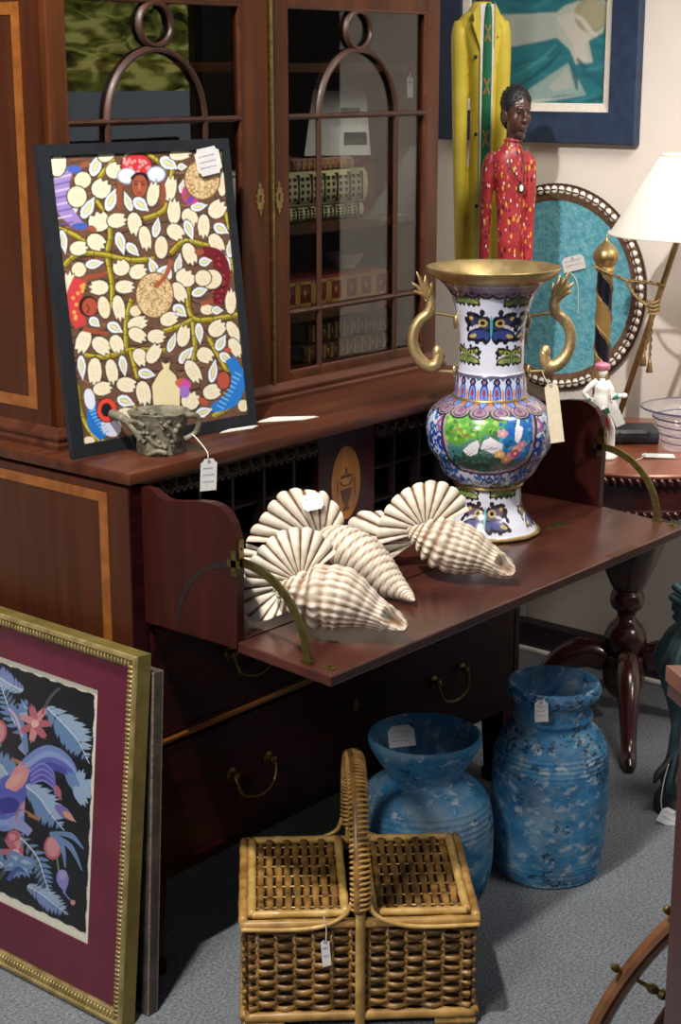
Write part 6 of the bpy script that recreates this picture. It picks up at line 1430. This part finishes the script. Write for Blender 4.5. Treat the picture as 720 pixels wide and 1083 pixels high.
sh = slab('shirt_front', [(tx-.020, ztop), (tx+.016, ztop), (tx+.019, Zy(60)), (tx+.016, Zy(200)), (tx+.016, zlow), (tx-.012, zlow), (tx-.014, Zy(200)), (tx-.018, Zy(60))], -.047, .02, M['whitep'], label='white shirt front')
tieH = np.linspace(Zy(8), zlow+.02, 240); tw = np.interp(tieH[::-1], [zlow, Zy(200), Zy(60), Zy(20), Zy(8)], [.0125, .0125, .0120, .0105, .008])[::-1]
Pt = np.array([[(tx+.001+w_*a, -.0485-.002*(1-a*a), z) for a in np.linspace(-1, 1, 13)] for z, w_ in zip(tieH, tw)]); cvt = np.ones((240, 13, 3))*np.array(L((22, 104, 66)))
for i in range(240):
    for j in range(13):
        k = (i % 29)-14
        if abs(k) <= 4 and abs(abs(j-6)-abs(k)*.9) < .9: cvt[i, j] = L((176, 120, 50))
obj('tie', gridmesh('tie', Pt, cvt), M['art'], yt, smooth=True, label='green tie with orange crosses')
bm = B(); ball(bm, (tx+.001, -.045, Zy(8)), (.008, .007, .011), 12); obj('tie_knot', bm, mk('tie_green', (22, 96, 62), (28, 112, 72), rough=.5), yt, smooth=True)
slab('lapel', [(tx-.022, Zy(3)), (tx-.040, Zy(14)), (tx-.036, Zy(22)), (tx-.041, Zy(25)), (tx-.018, Zy(52))], -.050, .012, M['yellow']); slab('lapel', [(tx+.018, Zy(3)), (tx+.032, Zy(14)), (tx+.028, Zy(22)), (tx+.033, Zy(25)), (tx+.019, Zy(52))], -.050, .012, M['yellow'])
for px_b, py_b in ((503, 60), (503, 142), (503.5, 218), (525, 39)):
    q = gy(px_b, py_b, -.045); bm = B(); ball(bm, (q.x, -.044, q.z), (.0048, .004, .0052), 12); obj('button', bm, M['dkpaint'], yt, smooth=True)
hz2 = Zy(-32); bm = B(); carved_head(bm, (X(508), 0, hz2), .080, .15, .3); chain(bm, [(X(508), 0, Zy(8), .021, .022), (X(508), 0, hz2-.03, .022, .024)], 14)
obj('head', voxel(bm, .0018, 2), M['skin'], yt, smooth=True); haircap((X(508), 0, hz2), .082, .15, .3, yt); eyes((X(508), 0, hz2), .08, .15, .3, yt)
base_and_legs(yt, M['yellow'], .74, .066, M['skin'])

# ================================================================ bronze at the picture's edge
M['bronze'] = mk('verdigris_bronze', (34, 48, 56), (66, 92, 100), rough=.45, metal=.2, scale=14, detail=6, bump=.3, bscale=40)
bo_ = V((1.345, -.42, 0)); bz = thing('bronze_sculpture', 'dark verdigris bronze with draped folds and a clawed base, under the table edge', 'sculpture', bo_, FACE)
def fold(a, z, j): return 1+.13*math.sin(5*a+z*16)+.05*math.sin(11*a-z*30)+.05*mnoise.noise(V((math.cos(a)*2, math.sin(a)*2, z*9)))
gb = tracer(bo_)
xo_ = gb(716, 700).x
obj('body', lathe(B(), [tuple(p) for p in crom([(0, .05), (.05, .05), (.046, .12), (.040, .20), (.044, .27), (.066, .33), (.078, .37), (.074, .41), (.058, .44), (.040, .46), (.030, .475), (0, .48)], 8)], 60, (xo_+.034, 0, 0), rfun=fold), M['bronze'], bz, smooth=True)
bm = B()
for k, (z, w_) in enumerate(((.56, .056), (.535, .062), (.51, .054), (.488, .05))):
    tube(bm, crom([(xo_+.034-w_, -.02, z+.006), (xo_+.034-w_*.6, -.045, z-.004), (xo_+.034, -.055, z-.008), (xo_+.034+w_, -.02, z)], 6), [.010]*6+[.017]*7+[.012]*6, 10)
ball(bm, (xo_+.034, 0, .52), (.055, .048, .055), 20); obj('drapery', voxel(bm, .003, 2), M['bronze'], bz, smooth=True)
obj('base', lathe(B(), [(0, .0005), (.07, .0005), (.074, .008), (.072, .03), (.062, .046), (.05, .055), (0, .056)], 48, (xo_+.036, 0, 0)), M['black'], bz, smooth=35)
for q in ((-.062, -.03), (-.03, -.062), (.03, -.066)):
    bm = B(); Q = crom([(xo_+.034+q[0]*.4, q[1]*.4, .16, .012), (xo_+.034+q[0]*.8, q[1]*.8, .125, .011), (xo_+.034+q[0]*1.15, q[1]*1.15, .105, .009), (xo_+.034+q[0]*1.3, q[1]*1.3, .085, .004)], 6)
    tube(bm, [k[:3] for k in Q], [k[3] for k in Q], 10); obj('claw', bm, M['black'], bz, smooth=True)
pb_ = on(710, 866, 1, -.50)
fpl = lambda px, py: onplane(px, py, bo_-V((-RGT.y, RGT.x, 0))*.085, V((-RGT.y, RGT.x, 0)))
tag('white tag on a thin string hung from the bronze near the carpet', fpl(711, 866), (-.76, -.64, .12), .066, .040, -27, [fpl(707, 808), fpl(702, 826), fpl(699, 846), fpl(700, 856)], shape='clip', lines=2)

# ================================================================ nearest furniture, cropped by the frame
pe = at(718.5, 716, 1.62); vd = V((-RGT.y, RGT.x, 0))
mh = thing('mahogany_stand', 'tall mahogany stand with pale overhanging top, cut off by the picture edge', 'stand', (pe.x, pe.y, 0), FACE)
dx = .30
sk = -.205                      # near side runs along the line of sight
body = [(.006, 0), (.0+sk*-.24+.006, -.24), (dx, -.24), (dx, 0)]
M['redmaho'] = wood('red_mahogany', (58, 17, 19), (80, 27, 27), 'Z', rough=.3, coat=.3)
ztop_ = pe.z+.008
body = [(.004, 0), (.044, -.20), (dx, -.20), (dx, 0)]
obj('body', prism(B(), [(x, y, .06) for x, y in body], (0, 0, ztop_-.032-.06)), M['redmaho'], mh)
obj('plinth', prism(B(), [(x-.004 if x < .1 else x, y, 0) for x, y in body], (0, 0, .06)), M['redmaho'], mh)
bm = B(); tp_ = [(-.0115, .012), (.036, -.214), (dx+.01, -.214), (dx+.01, .012)]; prism(bm, [(x, y, ztop_-.016) for x, y in tp_], (0, 0, .016)); obj('top', bm, mk('pale_top_wood', (98, 56, 38), (120, 74, 52), rough=.35, coat=.2), mh, label='pale wooden top')
bm = B(); prism(bm, [(x+.003, y, ztop_-.032) for x, y in tp_], (0, 0, .0158)); obj('top_moulding', bm, M['redmaho'], mh)
# wheel
wc = V((-.2053, -1.549, .4641)); WR = .437
wm_ = Matrix.Translation(wc) @ Matrix.Rotation(FACE, 4, 'Z')
wl = thing('wooden_wheel', 'large upright wooden wheel rim with turned brass spindles and ball ends, low beside the stand', 'wheel', mat=wm_)
M['rimwood'] = wood('oiled_rim_wood', (84, 52, 28), (122, 82, 48), 'X', rough=.3, coat=.4)
def ringp(rads, n=160):
    """turned ring; rads: closed section (radius, depth)"""
    bm = B(); rows = []
    for i in range(n):
        a = 2*PI*i/n; rows.append([bm.verts.new((r_*math.cos(a), y, r_*math.sin(a))) for r_, y in rads])
    k = len(rads)
    for i in range(n):
        p, q = rows[i], rows[(i+1) % n]
        for j in range(k): bm.faces.new((p[j], p[(j+1) % k], q[(j+1) % k], q[j]))
    return bm
R0 = WR
obj('rim', ringp([(R0, -.004), (R0, .012), (R0-.004, .016), (R0-.016, .016), (R0-.019, .012), (R0-.019, -.002), (R0-.014, -.008), (R0-.010, -.006), (R0-.005, -.008)]), M['rimwood'], wl, smooth=30)
ri = R0-.072
obj('inner_ring', ringp([(ri, -.006), (ri, .014), (ri-.03, .014), (ri-.034, .004), (ri-.028, -.004), (ri-.018, -.004), (ri-.014, -.010), (ri-.006, -.010)]), M['tablewood'], wl, smooth=30)
obj('hub', ringp([(.07, -.03), (.075, 0), (.07, .03), (.02, .03), (.02, -.03)], 48), M['tablewood'], wl, smooth=30)
a0 = math.radians(148.4)
for k in range(30):
    a = a0+2*PI*k/30
    prof_ = [(0, ri-.002), (.003, ri), (.003, ri+.008), (.006, ri+.012), (.0068, ri+.017), (.0035, ri+.022), (.0065, ri+.027), (.006, ri+.033), (.0028, ri+.037), (.0026, R0-.018), (.0026, R0+.001), (.0022, R0+.003), (.005, R0+.006), (.0055, R0+.010), (.004, R0+.014), (0, R0+.016)]
    bm = lathe(B(), prof_, 14); bm.transform(Matrix.Translation((0, .004, 0)) @ Matrix.Rotation(PI/2-a, 4, 'Y')); obj('spindle', bm, M['brass_dull'], wl, smooth=40)
for k in range(8):
    a = 2*PI*k/8; bm = B(); tube(bm, [(.06*math.cos(a), .004, .06*math.sin(a)), ((ri-.028)*math.cos(a), .004, (ri-.028)*math.sin(a))], .009, 10); obj('spoke', bm, M['tablewood'], wl, smooth=True)

# ================================================================ light
def lamp(name, kind, loc, energy, colr, **kw):
    ld = bpy.data.lights.new(name, kind); ld.energy = energy; ld.color = L(colr)
    for k, v in kw.items(): setattr(ld, k, v)
    o = bpy.data.objects.new(name, ld); col.objects.link(o); o.location = loc; return o
def aim(o, p): o.rotation_euler = (V(p)-o.location).to_track_quat('-Z', 'Y').to_euler()
s1 = lamp('ceiling_or_fill_spot', 'SPOT', (-.75, -.47, 2.75), 260, (255, 248, 240), spot_size=math.radians(100), spot_blend=.5, shadow_soft_size=.05); aim(s1, (.5, -.3, .4))
s2 = lamp('ceiling_or_fill_spot', 'SPOT', (-2.9, -.9, 2.75), 260, (255, 246, 234), spot_size=math.radians(46), spot_blend=.7, shadow_soft_size=.3); aim(s2, (-.25, .1, .35))  # added fill light for the desk's side and the frames leaning there
s3 = lamp('ceiling_or_fill_spot', 'SPOT', (1.0, -1.15, 2.9), 200, (255, 244, 232), spot_size=math.radians(80), spot_blend=.7, shadow_soft_size=.5); aim(s3, (1.9, .3, 1.0))  # added fill light for the statues and the wall behind them
s4 = lamp('ceiling_or_fill_spot', 'SPOT', (3.0, -2.4, 2.85), 45, (255, 244, 230), spot_size=math.radians(120), spot_blend=.7, shadow_soft_size=.3); aim(s4, (3.4, -4.2, 1.2))  # added light on the front wall, to grey its reflection in the panes
s5 = lamp('ceiling_or_fill_spot', 'SPOT', (1.25, -3.0, 2.5), 150, (255, 244, 230), spot_size=math.radians(27), spot_blend=.6, shadow_soft_size=.15); aim(s5, (1.98, .3, .45))  # added narrow fill light reaching the wall below the round table
bl = lamp('lamp_bulb', 'POINT', rootmat(lp) @ V((sc.x, sc.y, (zb_+zt_)/2)), 1.5, (255, 247, 234), shadow_soft_size=.04)
w = bpy.data.worlds.new('room_light'); scene.world = w; w.use_nodes = True
w.node_tree.nodes['Background'].inputs['Color'].default_value = (*L((214, 220, 236)), 1); w.node_tree.nodes['Background'].inputs['Strength'].default_value = .27
scene.view_settings.view_transform = 'Standard'; scene.view_settings.look = 'None'; scene.view_settings.gamma = 1; scene.view_settings.exposure = 0
scene.view_settings.use_curve_mapping = False
